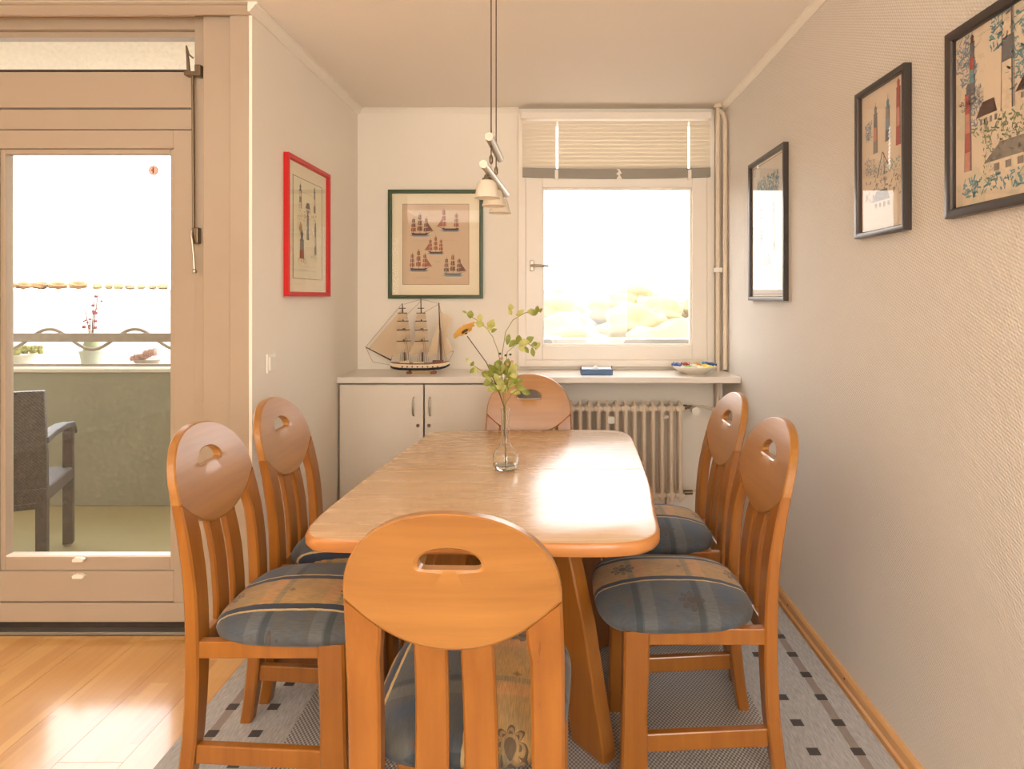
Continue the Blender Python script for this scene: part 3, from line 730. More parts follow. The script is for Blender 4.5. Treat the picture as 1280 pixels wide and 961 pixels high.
place((-0.930, 2.245), -90, 0.16, 'dining chair farther back on the left side, in front of the white left wall')

# ------------------------------------------------------------------ glass vase and flowers
VX, VY, VZ = -0.161, 2.160, 0.008+ZT
vs = empty('glass_vase', 'clear glass bulb vase with a narrow neck standing on the table', 'vase', (VX, VY, VZ))
po = [(0.030,0.0),(0.036,0.003),(0.042,0.014),(0.0445,0.034),(0.042,0.050),(0.034,0.066),(0.022,0.080),(0.0155,0.094),(0.0145,0.115),(0.0145,0.195),(0.016,0.205),(0.0185,0.211)]
pi_ = [(0.0165,0.211),(0.0135,0.203),(0.0120,0.195),(0.0120,0.115),(0.0130,0.096),(0.0195,0.082),(0.0315,0.067),(0.0395,0.050),(0.042,0.034),(0.0395,0.015),(0.033,0.006),(0.02,0.005)]
MB().lathe(po+pi_, n=32).out('vase_body', M['vase'], vs)
tw = NT('water'); tw.set((0.95, 0.97, 0.95, 1), 0.0); tw.b.inputs['Transmission Weight'].default_value = 1.0; tw.b.inputs['IOR'].default_value = 1.33
MB().lathe([(0.02,0.0056),(0.0325,0.0066),(0.0385,0.015),(0.039,0.017),(0.01,0.017)], n=32).out('water', tw.m, vs)
fl = empty('flower_spray', 'spray of green eucalyptus leaves with one ochre flower in the glass vase', 'flowers', (VX, VY, VZ))
def Q(x, y, dd=0.0):      # measured point, relative to the vase foot
    d = VY+dd; return Vector(((x-690)*d/780-VX, dd, EYE+(372-y)*d/780-VZ))
def leaf(c, L, w, dirv, nrm, mat):
    dirv = dirv.normalized(); side = dirv.cross(nrm).normalized(); nn = side.cross(dirv).normalized()
    vs_, fs_ = [], []; K = 5
    for i in range(K+1):
        f = i/K; ww = w*math.sin(PI*(0.04+0.96*f**1.15))**0.85 if f < 0.99 else 0.0004; cup = 0.18*L*(f-0.5)**2*4
        p = c+dirv*L*f - nn*cup
        vs_ += [p-side*ww/2+nn*ww*0.18, p, p+side*ww/2+nn*ww*0.18]
    for i in range(K):
        for j in range(2): a = i*3+j; fs_.append([a, a+1, a+4, a+3])
    return MB().add(vs_, fs_).out('leaf', mat, fl, ang=60)
rnd = random.Random(11)
def stem(pts, r, mat=None, name='stem'):
    sp = [Q(*p) if len(p) == 3 else Q(p[0], p[1]) for p in pts]
    MB().tube(sp, r, 6).out(name, mat or M['gstem'], fl)
base = (632, 578, 0.002)
stem([base, (631,508), (626,478,0.0), (628,440,0.01), (632,415,0.0), (641,400,-0.01), (656,391,0.0), (676,389,0.01)], 0.0014)
stem([(633,578,-0.004), (630,508), (628,470,0.01), (623,440,0.01), (616,421,0.02), (608,410,0.02), (596,400,0.02), (586,394,0.01)], 0.0013)
stem([(631,570,0.004), (632,508), (631,470,-0.01), (634,440,-0.01), (646,430,0), (658,428,0), (670,436,0)], 0.0013)
stem([(630,506,0), (622,485,0), (612,470,0.01), (600,462,0.01), (588,454,0.0)], 0.0012)
stem([(631,506,0), (640,492,-0.01), (652,485,-0.01), (664,488,-0.01)], 0.0012)
stem([(632,582,0.0), (630,508,0.0), (622,485,-0.01), (608,453,-0.01), (584,420,-0.01)], 0.0017, M['stem'], 'flower_stalk')
def L_(x, y, ang, L=14, w=9, dd=None, m=None):
    a = math.radians(ang); dv = Vector((math.cos(a), rnd.uniform(-0.5, 0.5), math.sin(a)))
    nr = Vector((rnd.uniform(-0.5, 0.5), -1, rnd.uniform(-0.2, 0.6)))
    c = Q(x, y, rnd.uniform(-0.02, 0.02) if dd is None else dd)
    leaf(c - dv.normalized()*L*0.00277*0.5, L*0.00277, w*0.00277, dv, nr, m or (M['leaf'] if rnd.random() < 0.6 else M['leaf2']))
for a in [(588,393,80,10,9),(600,397,100,10,8),(600,405,160,12,9),(614,405,60,13,11),(617,413,30,9,5),(612,410,-40,9,7),(581,390,150,7,3),
          (638,384,80,9,8),(638,390,-70,8,6),(650,391,40,12,7),(664,390,160,11,9),(668,391,20,10,9),(676,388,60,7,4),(672,386,100,8,6),
          (635,424,80,14,7),(641,429,40,13,8),(648,424,70,13,8),(655,428,10,15,9),(662,425,45,13,9),(652,435,-40,12,7),(666,440,-80,12,6),(672,432,60,12,6),(658,437,-60,10,6),(668,430,20,10,6),
          (590,455,60,9,5),(584,450,150,7,4),(594,462,-60,11,7),(590,463,-120,8,5)]: L_(*a)
for k in range(44):
    a = rnd.uniform(0, 2*PI); r = rnd.uniform(0.2, 1.0)**0.7
    x, y = 628+r*22*math.cos(a), 470+r*17*math.sin(a)
    L_(x, y, math.degrees(math.atan2(-(y-485), x-630)) + rnd.uniform(-45, 45), rnd.uniform(10, 15), rnd.uniform(5.5, 9), rnd.uniform(-0.04, 0.04))
for a in [(650,484,-20,15,8),(657,490,-25,14,7),(645,490,-10,14,8),(640,480,20,14,9),(610,478,200,13,10),(614,486,220,12,8)]: L_(*a)
for (x, y) in ((627,448),(640,452),(634,455)): MB().ball(Q(x, y), 0.006, 8).out('bud', plain('bud_pink', (196, 150, 110), 0.6), fl)
for (x, y) in ((625,442),(632,444),(638,443)): MB().ball(Q(x, y), 0.0045, 8).out('berry', plain('berry_dark', (58, 56, 60), 0.4), fl)
# flower head, tipped up to the left
fc = Q(583, 417, -0.01); ax = Vector((-0.45, -0.35, 0.8)).normalized()
u_ = ax.cross(Vector((0,1,0))).normalized(); v_ = ax.cross(u_).normalized()
MB().tube([fc, fc+ax*0.006, fc+ax*0.012], [0.004, 0.010, 0.013], 10).out('calyx', M['stem'], fl)
for k in range(9):
    a = 2*PI*k/9; dr = (u_*math.cos(a)+v_*math.sin(a)); L = 0.036+0.006*(k % 2)
    c0 = fc+ax*0.008+dr*0.006; vs_, fs_ = [], []
    side = ax.cross(dr).normalized()
    for i in range(5):
        f = i/4; ww = 0.010*(0.5+1.1*math.sin(PI*min(1, 0.1+f*0.72)))*(1 if f < 0.9 else 0.55)
        p = c0+dr*L*f+ax*(0.010*math.sin(f*2.0))
        vs_ += [p-side*ww, p+ax*(-0.002), p+side*ww]
    for i in range(4):
        for j in range(2): q_ = i*3+j; fs_.append([q_, q_+1, q_+4, q_+3])
    MB().add(vs_, fs_).out('petal', M['petal'], fl, ang=60)

# ------------------------------------------------------------------ pendant lamp over the table
pn = empty('pendant_lamp', 'hanging lamp with three white glass shades on a slim metal rail above the table', 'lamp', (-0.20, 2.12, ZC))
def A(x, y, z): return (x+0.20, y-2.12, z-ZC)
for yy in (2.02, 2.20):
    MB().tube([A(-0.197, yy, ZC-0.02), A(-0.197, yy, 1.79)], 0.0021, 6).out('cable', plain('cable_steel', (96, 74, 56), 0.4, 0.6), pn)
    MB().tube([A(-0.197, yy, 1.805), A(-0.197, yy, 1.797), A(-0.197, yy, 1.782), A(-0.197, yy, 1.775)], [0.003, 0.0065, 0.0065, 0.003], 10).out('cable_weight', M['oldsteel'], pn)
    MB().tube([A(-0.197, yy, 1.78), A(-0.197, yy, 1.75)], 0.002, 6).out('hook', M['steel'], pn)
MB().lathe([(0.001, 0), (0.05, 0), (0.05, -0.02), (0.03, -0.03), (0.001, -0.03)][::-1], (0,0,0), 20).out('ceiling_rose', M['steel'], pn)
MB().tube([A(-0.1975, 1.955, 1.848), A(-0.189, 2.27, 1.848)], 0.0135, 16).out('upper_rail', M['steel'], pn)
MB().tube([A(-0.209, 1.90, 1.750), A(-0.181, 2.46, 1.750)], 0.0125, 16).out('lower_rail', M['steel'], pn)
for (yy, xx) in ((2.02, -0.2105), (2.20, -0.205), (2.38, -0.199)):
    c = A(xx, yy, 0); arm = MB().tube([A(xx+0.004, yy, 1.745), A(xx-0.004, yy, 1.735), A(xx-0.004, yy, 1.722)], 0.006, 8); arm.out('shade_arm', M['oldsteel'], pn)
    MB().lathe([(0.001, 0.066), (0.013, 0.066), (0.016, 0.062), (0.016, 0.054), (0.001, 0.054)][::-1], (c[0], c[1], 1.665-ZC), 18).out('shade_cap', M['oldsteel'], pn)
    o_ = [(0.016,0.058),(0.024,0.056),(0.029,0.049),(0.033,0.036),(0.037,0.018),(0.0425,0.0)]
    i_ = [(r-0.0028, z+(0.0 if z == 0 else -0.002)) for r, z in o_[::-1]]
    MB().lathe(o_+i_, (c[0], c[1], 1.665-ZC), 28).out('lamp_shade', M['shade'], pn)
    MB().ball((c[0], c[1], 1.700-ZC), 0.011, 10).out('bulb', M['plastic'], pn)

# ------------------------------------------------------------------ pictures
def aged(name, a, b, sc=5, c=None, thr=0.6, sc2=9):
    t = NT(name); v = t.obj(); n = t.noise(v, sc, 4); col = t.mix(n, srgb(*a), srgb(*b))
    if c:
        n2 = t.noise(v, sc2, 5, 0.65); f = t.m_('MULTIPLY', t.m_('GREATER_THAN', n2, thr), 0.65); col = t.mix(f, col, srgb(*c))
    t.set(col, 0.8); return t.m
INK = {k: plain('ink_'+k, v, 0.8, namp=0.25, nscale=60) for k, v in dict(brown=(120,74,52), dkbrown=(84,54,44), rust=(160,90,64), blue=(132,150,168), red=(180,84,76), slate=(112,110,112), teal=(112,156,164), green=(134,146,112), ochre=(196,160,104), grey=(140,132,122), pale=(226,208,182), pink=(206,140,120)).items()}
INKS = list(INK.values()); KEY = {k: i for i, k in enumerate(INK)}
class Print:      # flat print: coloured shapes in paper coordinates (u right, v up, metres)
    def __init__(s): s.m = MB()
    def poly(s, pts, ink, lvl=0):
        s.m.cur = KEY[ink]; k = 0.0003+0.00012*lvl
        s.m.add([(u, -k, v) for u, v in pts], [list(range(len(pts)))])
    def line(s, p, q, w, ink, lvl=0):
        d = Vector((q[0]-p[0], q[1]-p[1])); l = d.length or 1; n = Vector((-d.y, d.x))/l*w/2
        s.poly([(p[0]+n.x, p[1]+n.y), (q[0]+n.x, q[1]+n.y), (q[0]-n.x, q[1]-n.y), (p[0]-n.x, p[1]-n.y)], ink, lvl)
    def text(s, u, v, w, ink='grey', h=0.003):   # illegible caption: tiny strokes
        r = random.Random(int(u*1e4+v*1e5)); x = u-w/2
        while x < u+w/2:
            l = r.uniform(0.002, 0.005); s.line((x, v+r.uniform(-h, h)*0.3), (x+l, v+r.uniform(-h, h)*0.5), h*0.35, ink, 2); x += l+r.uniform(0.001, 0.003)
    def ship(s, u, v, w, masts=3, hull='dkbrown', sail='brown', flip=1, sea='blue'):
        r = random.Random(int(u*999+v*777+5)); h = w*0.95
        s.poly([(u-w*.52, v-w*.06), (u-w*.3, v-w*.13), (u+w*.35, v-w*.13), (u+w*.5, v-w*.05), (u+w*.2, v-w*.02), (u-w*.2, v-w*.02)], sea, 0)
        s.poly([(u-flip*w*.42, v+w*.06), (u-flip*w*.36, v-w*.07), (u+flip*w*.30, v-w*.08), (u+flip*w*.45, v+w*.07), (u+flip*w*.2, v+w*.03), (u-flip*w*.2, v+w*.03)], hull, 1)
        s.line((u+flip*w*.42, v+w*.06), (u+flip*w*.66, v+w*.16), w*.018, hull, 1)
        for k in range(masts):
            mx = u+flip*w*(-0.30+0.60*k/max(1, masts-1)) if masts > 1 else u; mh = h*(0.8+0.2*(k == masts//2)+0.05*r.random())
            s.line((mx, v), (mx, v+mh), w*.02, hull, 2)
            for j in range(3):
                z0 = v+mh*(0.14+0.27*j); z1 = z0+mh*0.22; ww = w*(0.12-0.022*j)
                s.poly([(mx-ww, z0), (mx+ww, z0+w*.01), (mx+ww*.8, (z0+z1)/2), (mx+ww*.85, z1), (mx-ww*.85, z1), (mx-ww*1.1, (z0+z1)/2)], sail if r.random() < .7 else 'rust', 1)
                s.line((mx-ww*.4, z0+w*.01), (mx-ww*.3, z1), w*.02, 'ochre', 2)
        s.poly([(u+flip*w*.34, v+h*.6), (u+flip*w*.62, v+w*.15), (u+flip*w*.38, v+w*.12)], sail, 0)
    def tower(s, u, v, w, h, cols, cap='slate'):
        n = len(cols)
        for i, c in enumerate(cols):
            z0, z1 = v+h*i/n, v+h*(i+1)/n; a, b = w*(1-.25*i/n)/2, w*(1-.25*(i+1)/n)/2
            s.poly([(u-a, z0), (u+a, z0), (u+b, z1), (u-b, z1)], c, 1)
            s.line((u+a*0.7, z0), (u+b*0.7, z1), w*.14, 'slate', 2); s.line((u-a, z0), (u-b, z1), w*.05, 'slate', 2); s.line((u+a, z0), (u+b, z1), w*.05, 'slate', 2)
        s.poly([(u-w*.5, v+h), (u+w*.5, v+h), (u+w*.45, v+h+w*.15), (u-w*.45, v+h+w*.15)], cap, 2)
        s.poly([(u-w*.26, v+h+w*.15), (u+w*.26, v+h+w*.15), (u+w*.26, v+h+w*.65), (u-w*.26, v+h+w*.65)], cap, 1)
        s.poly([(u-w*.38, v+h+w*.65), (u+w*.38, v+h+w*.65), (u, v+h+w*1.1)], cap, 2)
        s.line((u, v+h+w), (u, v+h+w*1.5), w*.06, cap, 1)
    def scrub(s, u, v, w, h, n, ink, seed=1, L=0.02):
        r = random.Random(seed); n = int(n*2.2); L *= 0.55
        for _ in range(n):
            a = (u+r.uniform(-w, w)/2, v+r.uniform(-h, h)/2); g = r.uniform(0, PI); l = L*r.uniform(.4, 1)
            s.line(a, (a[0]+l*math.cos(g), a[1]+l*math.sin(g)), L*r.uniform(.08, .30), ink, r.randint(0, 2))
    def house(s, u, v, w, h, roof='slate', wall='pale'):
        s.poly([(u-w/2, v), (u+w/2, v), (u+w/2, v+h*.5), (u-w/2, v+h*.5)], wall, 1)
        s.poly([(u-w*.58, v+h*.45), (u+w*.30, v+h*.45), (u+w*.18, v+h), (u-w*.3, v+h)], roof, 2)
        s.poly([(u+w*.18, v+h), (u+w*.3, v+h*.45), (u+w*.5, v+h*.45)], wall, 2)
        for k in range(4): s.poly([(u-w*.4+k*w*.2, v+h*.12), (u-w*.3+k*w*.2, v+h*.12), (u-w*.3+k*w*.2, v+h*.35), (u-w*.4+k*w*.2, v+h*.35)], 'grey', 2)
    def out(s, parent): return s.m.out('print', INKS, parent, ang=0)
def picture(label, w, h, fw, depth, fmat, matw, paper, pr, loc, rz, group=None, glass=True):
    # local: hangs on the plane y = 0, face towards -y, origin at centre
    t = empty('framed_picture', label, 'picture', loc, rz, group)
    fm = MB()
    prof = [(0, 0), (0, -depth), (fw*0.25, -depth-0.001), (fw*0.85, -depth+0.001), (fw, -depth+0.005), (fw, 0)]
    cs = [(-w/2, -h/2, 1, 1), (w/2, -h/2, -1, 1), (w/2, h/2, -1, -1), (-w/2, h/2, 1, -1)]
    rings = [[(cx+sx*a, b, cz+sz*a) for a, b in prof] for cx, cz, sx, sz in cs]; rings.append(rings[0])
    fm.loft(rings, caps=False); fm.out('frame', fmat, t, ang=30)
    iw, ih = w-2*fw, h-2*fw
    MB().box(-iw/2-0.001, iw/2+0.001, -0.006, -0.001, -ih/2-0.001, ih/2+0.001).out('backing', M['mat'] if matw else paper, t, ang=0)
    pw, ph = iw-2*matw, ih-2*matw
    if matw:
        MB().box(-pw/2, pw/2, -0.0068, -0.0058, -ph/2, ph/2).out('paper', paper, t, ang=0)
        e = MB(); rectframe(e, -pw/2-0.002, pw/2+0.002, -ph/2-0.002, ph/2+0.002, 0.002, -0.0075, -0.0058); e.out('mat_edge', M['dark'] if matw < 0 else INK['brown'], t, ang=0)
    p = Print(); pr(p, pw, ph); o = p.out(t); o.location = (0, -0.0070 if matw else -0.0062, 0)
    if glass: MB().box(-iw/2, iw/2, -0.0112, -0.0096, -ih/2, ih/2).out('picture_glass', M['picglass'], t, ang=0)
    return t
def pr_green(p, w, h):
    p.ship(-w*.24, h*.13, .125, 3, flip=1); p.ship(w*.22, h*.19, .125, 2, flip=-1, sail='rust'); p.ship(0.0, -h*.10, .105, 3, flip=-1, sail='rust')
    p.ship(-w*.26, -h*.31, .125, 3, sail='rust'); p.ship(w*.26, -h*.37, .125, 3, sail='brown', hull='slate', sea='teal')
    for u, v, l in ((-.03, .375, .07), (-.03, .355, .05), (-.2, .045, .09), (.22, .045, .08), (-.2, -.405, .08), (-.2, -.425, .10), (.03, -.21, .035), (.03, -.225, .03)): p.text(w*u, h*v, l)
    p.scrub(w*.16, -h*.36, .03, .05, 14, 'blue', 3, .015); p.scrub(w*.36, -h*.33, .03, .06, 14, 'teal', 4, .015)
picture('green framed picture of five brown sailing ships on the back wall', 0.561, 0.645, 0.021, 0.022, M['green'], 0.064, aged('aged_paper_tan', (202,172,140), (216,190,158), 3), pr_green, (-0.690, YB-0.001, 1.660), 0)
def pr_red(p, w, h):
    p.tower(-w*.27, h*.20, .030, .080, ['pale', 'grey', 'pale']); p.tower(w*.22, h*.20, .022, .10, ['grey', 'pale', 'grey']); p.house(0.0, h*.17, .06, .05, 'slate')
    p.tower(-w*.02, -h*.10, .028, .11, ['grey', 'blue', 'grey']); p.tower(w*.25, -h*.24, .026, .13, ['grey', 'pale', 'grey'])
    p.tower(-w*.22, -h*.30, .05, .08, ['rust', 'grey']); p.poly([(-w*.32, 0), (-w*.26, .035), (-w*.20, 0), (-w*.26, -.035)], 'ochre', 1); p.scrub(-w*.26, 0, .04, .04, 12, 'pink', 5, .012)
    for u, v, l in ((-.1, .37, .18), (-.22, .12, .10), (-.2, .09, .08), (0, -.18, .08), (-.05, -.38, .14), (.27, -.3, .06), (0, -.42, .2)): p.text(w*u, h*v, l, 'pink', .005)
    p.scrub(-w*.2, -h*.32, .10, .03, 16, 'rust', 6, .02); p.scrub(w*.2, -h*.27, .08, .02, 10, 'grey', 7, .02); p.scrub(0, h*.14, .2, .03, 20, 'grey', 8, .02)
picture('red framed lighthouse chart with cream mount on the left nook wall', 0.511, 0.623, 0.021, 0.022, M['red'], 0.062, aged('chart_paper_cream', (232,222,186), (240,232,200), 3), pr_red, (XL+0.001, 2.942, 1.660), PI/2)
def pr_lh(p, w, h, seed=1):
    r = random.Random(seed)
    for k in range(5): p.scrub(w*r.uniform(-.35, .35), h*r.uniform(.2, .42), .10, .06, 16, 'teal' if k % 2 else 'blue', seed*10+k, .03)
    p.scrub(0, -h*.30, w*.8, h*.12, 60, 'green', seed+3, .03); p.scrub(0, -h*.40, w*.9, h*.08, 40, 'teal', seed+4, .03)
def pr_one(p, w, h):     # large landscape sheet nearest the camera (left part seen)
    r = random.Random(3)
    for k, (a, b, i) in enumerate(((-.46, .40, 'blue'), (-.42, .30, 'blue'), (-.24, .42, 'teal'), (-.12, .34, 'teal'), (-.14, .14, 'teal'), (.1, .3, 'teal'), (.3, .4, 'blue'), (-.38, .05, 'blue'))):
        p.scrub(w*a, h*b, .05, .09, 34, i, 20+k, .028)
    p.tower(-w*.395, h*.13, .020, .125, ['slate', 'teal', 'red', 'slate'], 'dkbrown')
    p.scrub(-w*.40, h*.09, .08, .03, 50, 'slate', 31, .014)
    p.tower(-w*.42, -h*.30, .026, .185, ['pink', 'red', 'pink', 'red'], 'slate')
    p.tower(-w*.19, -h*.03, .042, .27, ['pale', 'pale', 'slate', 'pale', 'blue'], 'slate')
    p.house(-w*.29, -h*.08, .08, .06, 'dkbrown'); p.house(-w*.06, -h*.02, .09, .055, 'dkbrown'); p.scrub(-w*.16, -h*.09, .26, .025, 46, 'green', 33, .03)
    p.house(-w*.14, -h*.36, .18, .07, 'grey'); p.scrub(-w*.14, -h*.20, .20, .08, 70, 'green', 34, .022); p.scrub(-w*.30, -h*.27, .03, .12, 34, 'green', 35, .018)
    p.scrub(0, -h*.41, w*.9, .04, 110, 'teal', 36, .03); p.scrub(-w*.1, -h*.2, .16, .05, 50, 'slate', 38, .014)
    p.tower(w*.3, -h*.1, .05, .22, ['red', 'pale', 'red'])
    for u, v, l in ((-.27, .45, .10), (-.36, .14, .05), (-.02, .455, .12), (.25, .44, .1)): p.text(w*u, h*v, l, 'grey', .003)
picture('dark framed lighthouse drawing on the right wall, nearest the camera, cut by the photo edge', 0.62, 0.464, 0.024, 0.020, M['silver'], 0, aged('watercolour_sheet', (232,214,188), (222,204,180), 6, (208,200,176), .56), pr_one, (XR-0.001, 1.579-0.31, 1.773), -PI/2)
def pr_two(p, w, h):
    p.scrub(-w*.33, h*.22, .035, .06, 44, 'blue', 41, .02); p.tower(-w*.16, h*.05, .026, .12, ['grey', 'pink', 'slate'], 'slate'); p.tower(w*.12, h*.10, .026, .10, ['slate', 'blue', 'grey'], 'teal')
    p.tower(w*.35, h*.04, .026, .165, ['red', 'pink', 'red'], 'red'); p.scrub(-w*.3, -h*.04, .06, .05, 40, 'blue', 42, .018)
    p.line((-w*.12, -h*.13), (w*.0, h*.04), .004, 'slate'); p.line((w*.0, h*.04), (w*.18, -h*.10), .004, 'slate'); p.line((w*.05, -h*.12), (w*.03, h*.03), .003, 'slate'); p.scrub(w*.1, -h*.08, .14, .04, 44, 'teal', 43, .02)
    p.scrub(0, -h*.22, w*.8, .06, 30, 'grey', 44, .03); p.house(w*.02, -h*.36, .12, .06, 'grey')
    for v in (-.44, -.42): p.text(w*.05, h*v, .12)
picture('dark framed lighthouse drawing in the middle of the three on the right wall', 0.288, 0.471, 0.018, 0.022, M['silver'], 0, aged('watercolour_sheet_two', (232,214,190), (226,208,186), 6), pr_two, (XR-0.001, 1.901, 1.770), -PI/2)
def pr_three(p, w, h):
    p.scrub(0, h*.33, w*.7, .07, 130, 'teal', 51, .035); p.scrub(0, h*.26, w*.7, .03, 60, 'blue', 52, .035)
    p.tower(-w*.2, -h*.1, .04, .16, ['red', 'pale', 'red']); p.tower(w*.2, -h*.2, .04, .2, ['grey', 'pale', 'slate']); p.house(0, -h*.35, .16, .09, 'slate'); p.scrub(0, -h*.38, w*.8, .05, 50, 'ochre', 53, .03)
picture('dark framed picture on the right wall nearest the window, its glass full of reflection', 0.484, 0.682, 0.020, 0.022, M['silver'], 0.012, aged('watercolour_sheet_three', (228,220,206), (220,212,200), 6), pr_three, (XR-0.001, 2.914, 1.670), -PI/2)

# ------------------------------------------------------------------ model ship
SHX, SHY, SZ0 = (524-690)*3.50/780, 3.50, 0.918
sp = empty('model_ship', 'wooden three-masted sailing ship model on a small stand on the worktop', 'model ship', (SHX, SHY, SZ0))
K = 3.50/780
def S(x, y, dy=0.0): return ((x-524)*K, dy, (466.5-y)*K)
hullw = plain('ship_hull_white', (232, 212, 178), 0.5); navy = plain('ship_hull_navy', (34, 38, 48), 0.5); sw_ = plain('ship_wood', (120, 66, 36), 0.5); brass = plain('ship_brown', (78, 48, 34), 0.6)
stn = [(488,0.002,452,459),(492,0.010,452.5,461),(500,0.019,453,462.3),(515,0.026,453.5,462.6),(535,0.027,453.5,462.4),(550,0.023,452.5,461.4),(557,0.016,451.5,459.5),(562,0.008,450.5,456.5)]
def hull_rings(fa, fb, grow=1.0):
    rg = []
    for x, w, yt, yb in stn:
        za, zb = yb+(yt-yb)*fa, yb+(yt-yb)*fb
        def wf(f): return w*(0.25+0.75*min(1, f*1.6)**0.6)*grow
        rg.append([S(x, za, -wf(fa)), S(x, (za+zb)/2, -wf((fa+fb)/2)), S(x, zb, -wf(fb)), S(x, zb, wf(fb)), S(x, (za+zb)/2, wf((fa+fb)/2)), S(x, za, wf(fa))])
    return rg
MB().loft(hull_rings(0.0, 0.36)).out('keel', navy, sp); MB().loft(hull_rings(0.36, 0.86)).out('hull', hullw, sp); MB().loft(hull_rings(0.86, 1.0, 1.03)).out('gunwale', sw_, sp)
for k in range(8):
    xx = 504+k*6.3; q = S(xx, 457.5, -0.0268); MB().box(q[0]-0.0035, q[0]+0.0035, q[1]-0.0012, q[1]+0.006, q[2]-0.004, q[2]+0.004).out('porthole', sw_, sp, ang=0)
for x0, x1, z in ((500,512,450.5),(517,530,451.5),(541,554,450)): a, b = S(x0, 454, 0), S(x1, z, 0); MB().box(a[0], b[0], -0.012, 0.012, a[2], b[2]).out('deckhouse', hullw if x0 != 541 else sw_, sp, ang=0, bevel=0.001)
MB().tube([S(489, 450), S(457, 433.5)], [0.0045, 0.0025], 8).out('bowsprit', brass, sp)
masts = [(506, 452, 379, 503), (528, 452, 373, 526), (551.5, 451, 378, 548.5)]
for k, (xb, yb, yt, xt) in enumerate(masts):
    MB().tube([S(xb, yb), S(xt, yt)], [0.0055, 0.0026], 8).out('mast', brass, sp)
    if k < 2:
        for j, (yy, hw) in enumerate(((426, .040), (412, .037), (401, .032), (391, .026), (385, .019))):
            t_ = (yb-yy)/(yb-yt); xm_ = xb+(xt-xb)*t_
            an = 0.55; c = Vector(S(xm_, yy, -0.006)); d = Vector((math.cos(an), math.sin(an), 0))*hw
            MB().tube([c-d, c+d], 0.0026, 6).out('yard', brass, sp)
            if j < 4:
                hw2 = (.044, .040, .037, .032, .026)[j] if j else .044; yl = (440, 424, 410, 399)[j]; tl = (yb-yl)/(yb-yt); c2 = Vector(S(xb+(xt-xb)*tl, yl, -0.008)); d2 = d.normalized()*hw2
                rows = []
                for i in range(5):
                    f = i/4; cc = c.lerp(c2, f); dd_ = d.lerp(d2, f); bul = Vector((math.sin(an), -math.cos(an), 0))*0.012*math.sin(PI*f)
                    rows.append([cc-dd_*0.94+bul*0.3, cc-dd_*0.4+bul, cc+dd_*0.4+bul, cc+dd_*0.94+bul*0.3])
                vs_ = [p for r_ in rows for p in r_]; fs_ = [[i*4+j2, i*4+j2+1, i*4+j2+5, i*4+j2+4] for i in range(4) for j2 in range(3)]
                MB().add(vs_, fs_).out('sail', M['sail'], sp, ang=60)
for tri in (((461,434),(503,385),(486,447)), ((470,438),(503,396),(493,446)), ((479,443),(504,410),(499,446)), ((510,445),(527,402),(526,440)), ((534,446),(549,396),(548,440)), ((553,448),(550,388),(565,398)), ((553,447),(553,408),(567,438))):
    a, b, c = [Vector(S(*p)) for p in tri]; m_ = (a+b+c)/3+Vector((0, -0.006, 0))
    MB().add([a, b, c, m_, (a+b)/2, (b+c)/2, (a+c)/2], [[0,4,3],[4,1,3],[1,5,3],[5,2,3],[2,6,3],[6,0,3]]).out('sail', M['sail'], sp, ang=80)
rg = MB()
for p, q in (((457,433.5),(503,379)),((462,436),(504,392)),((489,450),(503,385)),((505,380),(526,374)),((504,398),(528,374)),((527,374),(549,379)),((527,392),(550,379)),((549,380),(561,440)),((457,433.5),(466,452)),((466,452),(488,456)),((553,440),(567,439)),((552,432),(567,439)),((562,450),(567,439))):
    rg.tube([S(*p), S(*q)], 0.001, 4)
for (xb, yt, xm_) in ((506,400,505), (528,396,527), (551.5,406,550)):
    for s_ in (-1, 1):
        for o_ in (-5, -2, 1, 4, 7): rg.tube([S(xb+o_, 452.5, s_*0.022), S(xm_, yt, 0)], 0.0009, 4)
rg.out('rigging', plain('rigging_thread', (150, 122, 100), 0.8), sp)['kind'] = 'stuff'
MB().tube([S(512, 464, -0.016), S(512, 464, 0.016)], 0.006, 8).tube([S(542, 464, -0.016), S(542, 464, 0.016)], 0.006, 8).out('stand_post', sw_, sp)
MB().box(S(509,0)[0], S(515,0)[0], -0.02, 0.02, 0, 0.012).box(S(539,0)[0], S(545,0)[0], -0.02, 0.02, 0, 0.012).out('stand_foot', sw_, sp, ang=0, bevel=0.002)
MB().box(S(514,0)[0], S(540,0)[0], -0.005, 0.005, 0.004, 0.014).out('stand_bar', plain('stand_plate', (186, 146, 90), 0.4), sp, ang=0, bevel=0.001)

# ------------------------------------------------------------------ things on the worktop
bxd = empty('blue_box', 'small dark blue box lying on the worktop below the window', 'box', (0.247, 3.48, 0.918), 0)
MB().box(-0.088, 0.088, -0.05, 0.05, 0, 0.028).out('box_body', plain('blue_card', (52, 88, 130), 0.4), bxd, ang=0, bevel=0.002)
MB().box(-0.083, 0.083, -0.045, 0.045, 0.028, 0.034).out('box_insert', plain('pale_card', (186, 200, 214), 0.5), bxd, ang=0, bevel=0.001)
MB().prism([(-0.02, 0.034), (0.012, 0.034), (0.002, 0.046), (-0.006, 0.046)], -0.02, 0.02).out('paper_fold', M['plastic'], bxd, ang=0)
for xx in (-0.086, 0.083): MB().tube([(xx, -0.03, 0.026), (xx, -0.03, 0.048)], 0.003, 6).out('box_pin', plain('pin_red', (150, 60, 60), 0.4), bxd)
BX, BY = (868-690)*3.50/780, 3.50
bw = MB().lathe([(0.06, 0.0), (0.065, 0.004), (0.09, 0.016), (0.118, 0.034), (0.128, 0.046), (0.125, 0.047), (0.114, 0.036), (0.086, 0.019), (0.06, 0.009), (0.01, 0.008)], n=36).out('bowl', plain('white_ceramic', (236, 228, 212), 0.2, namp=0.01))
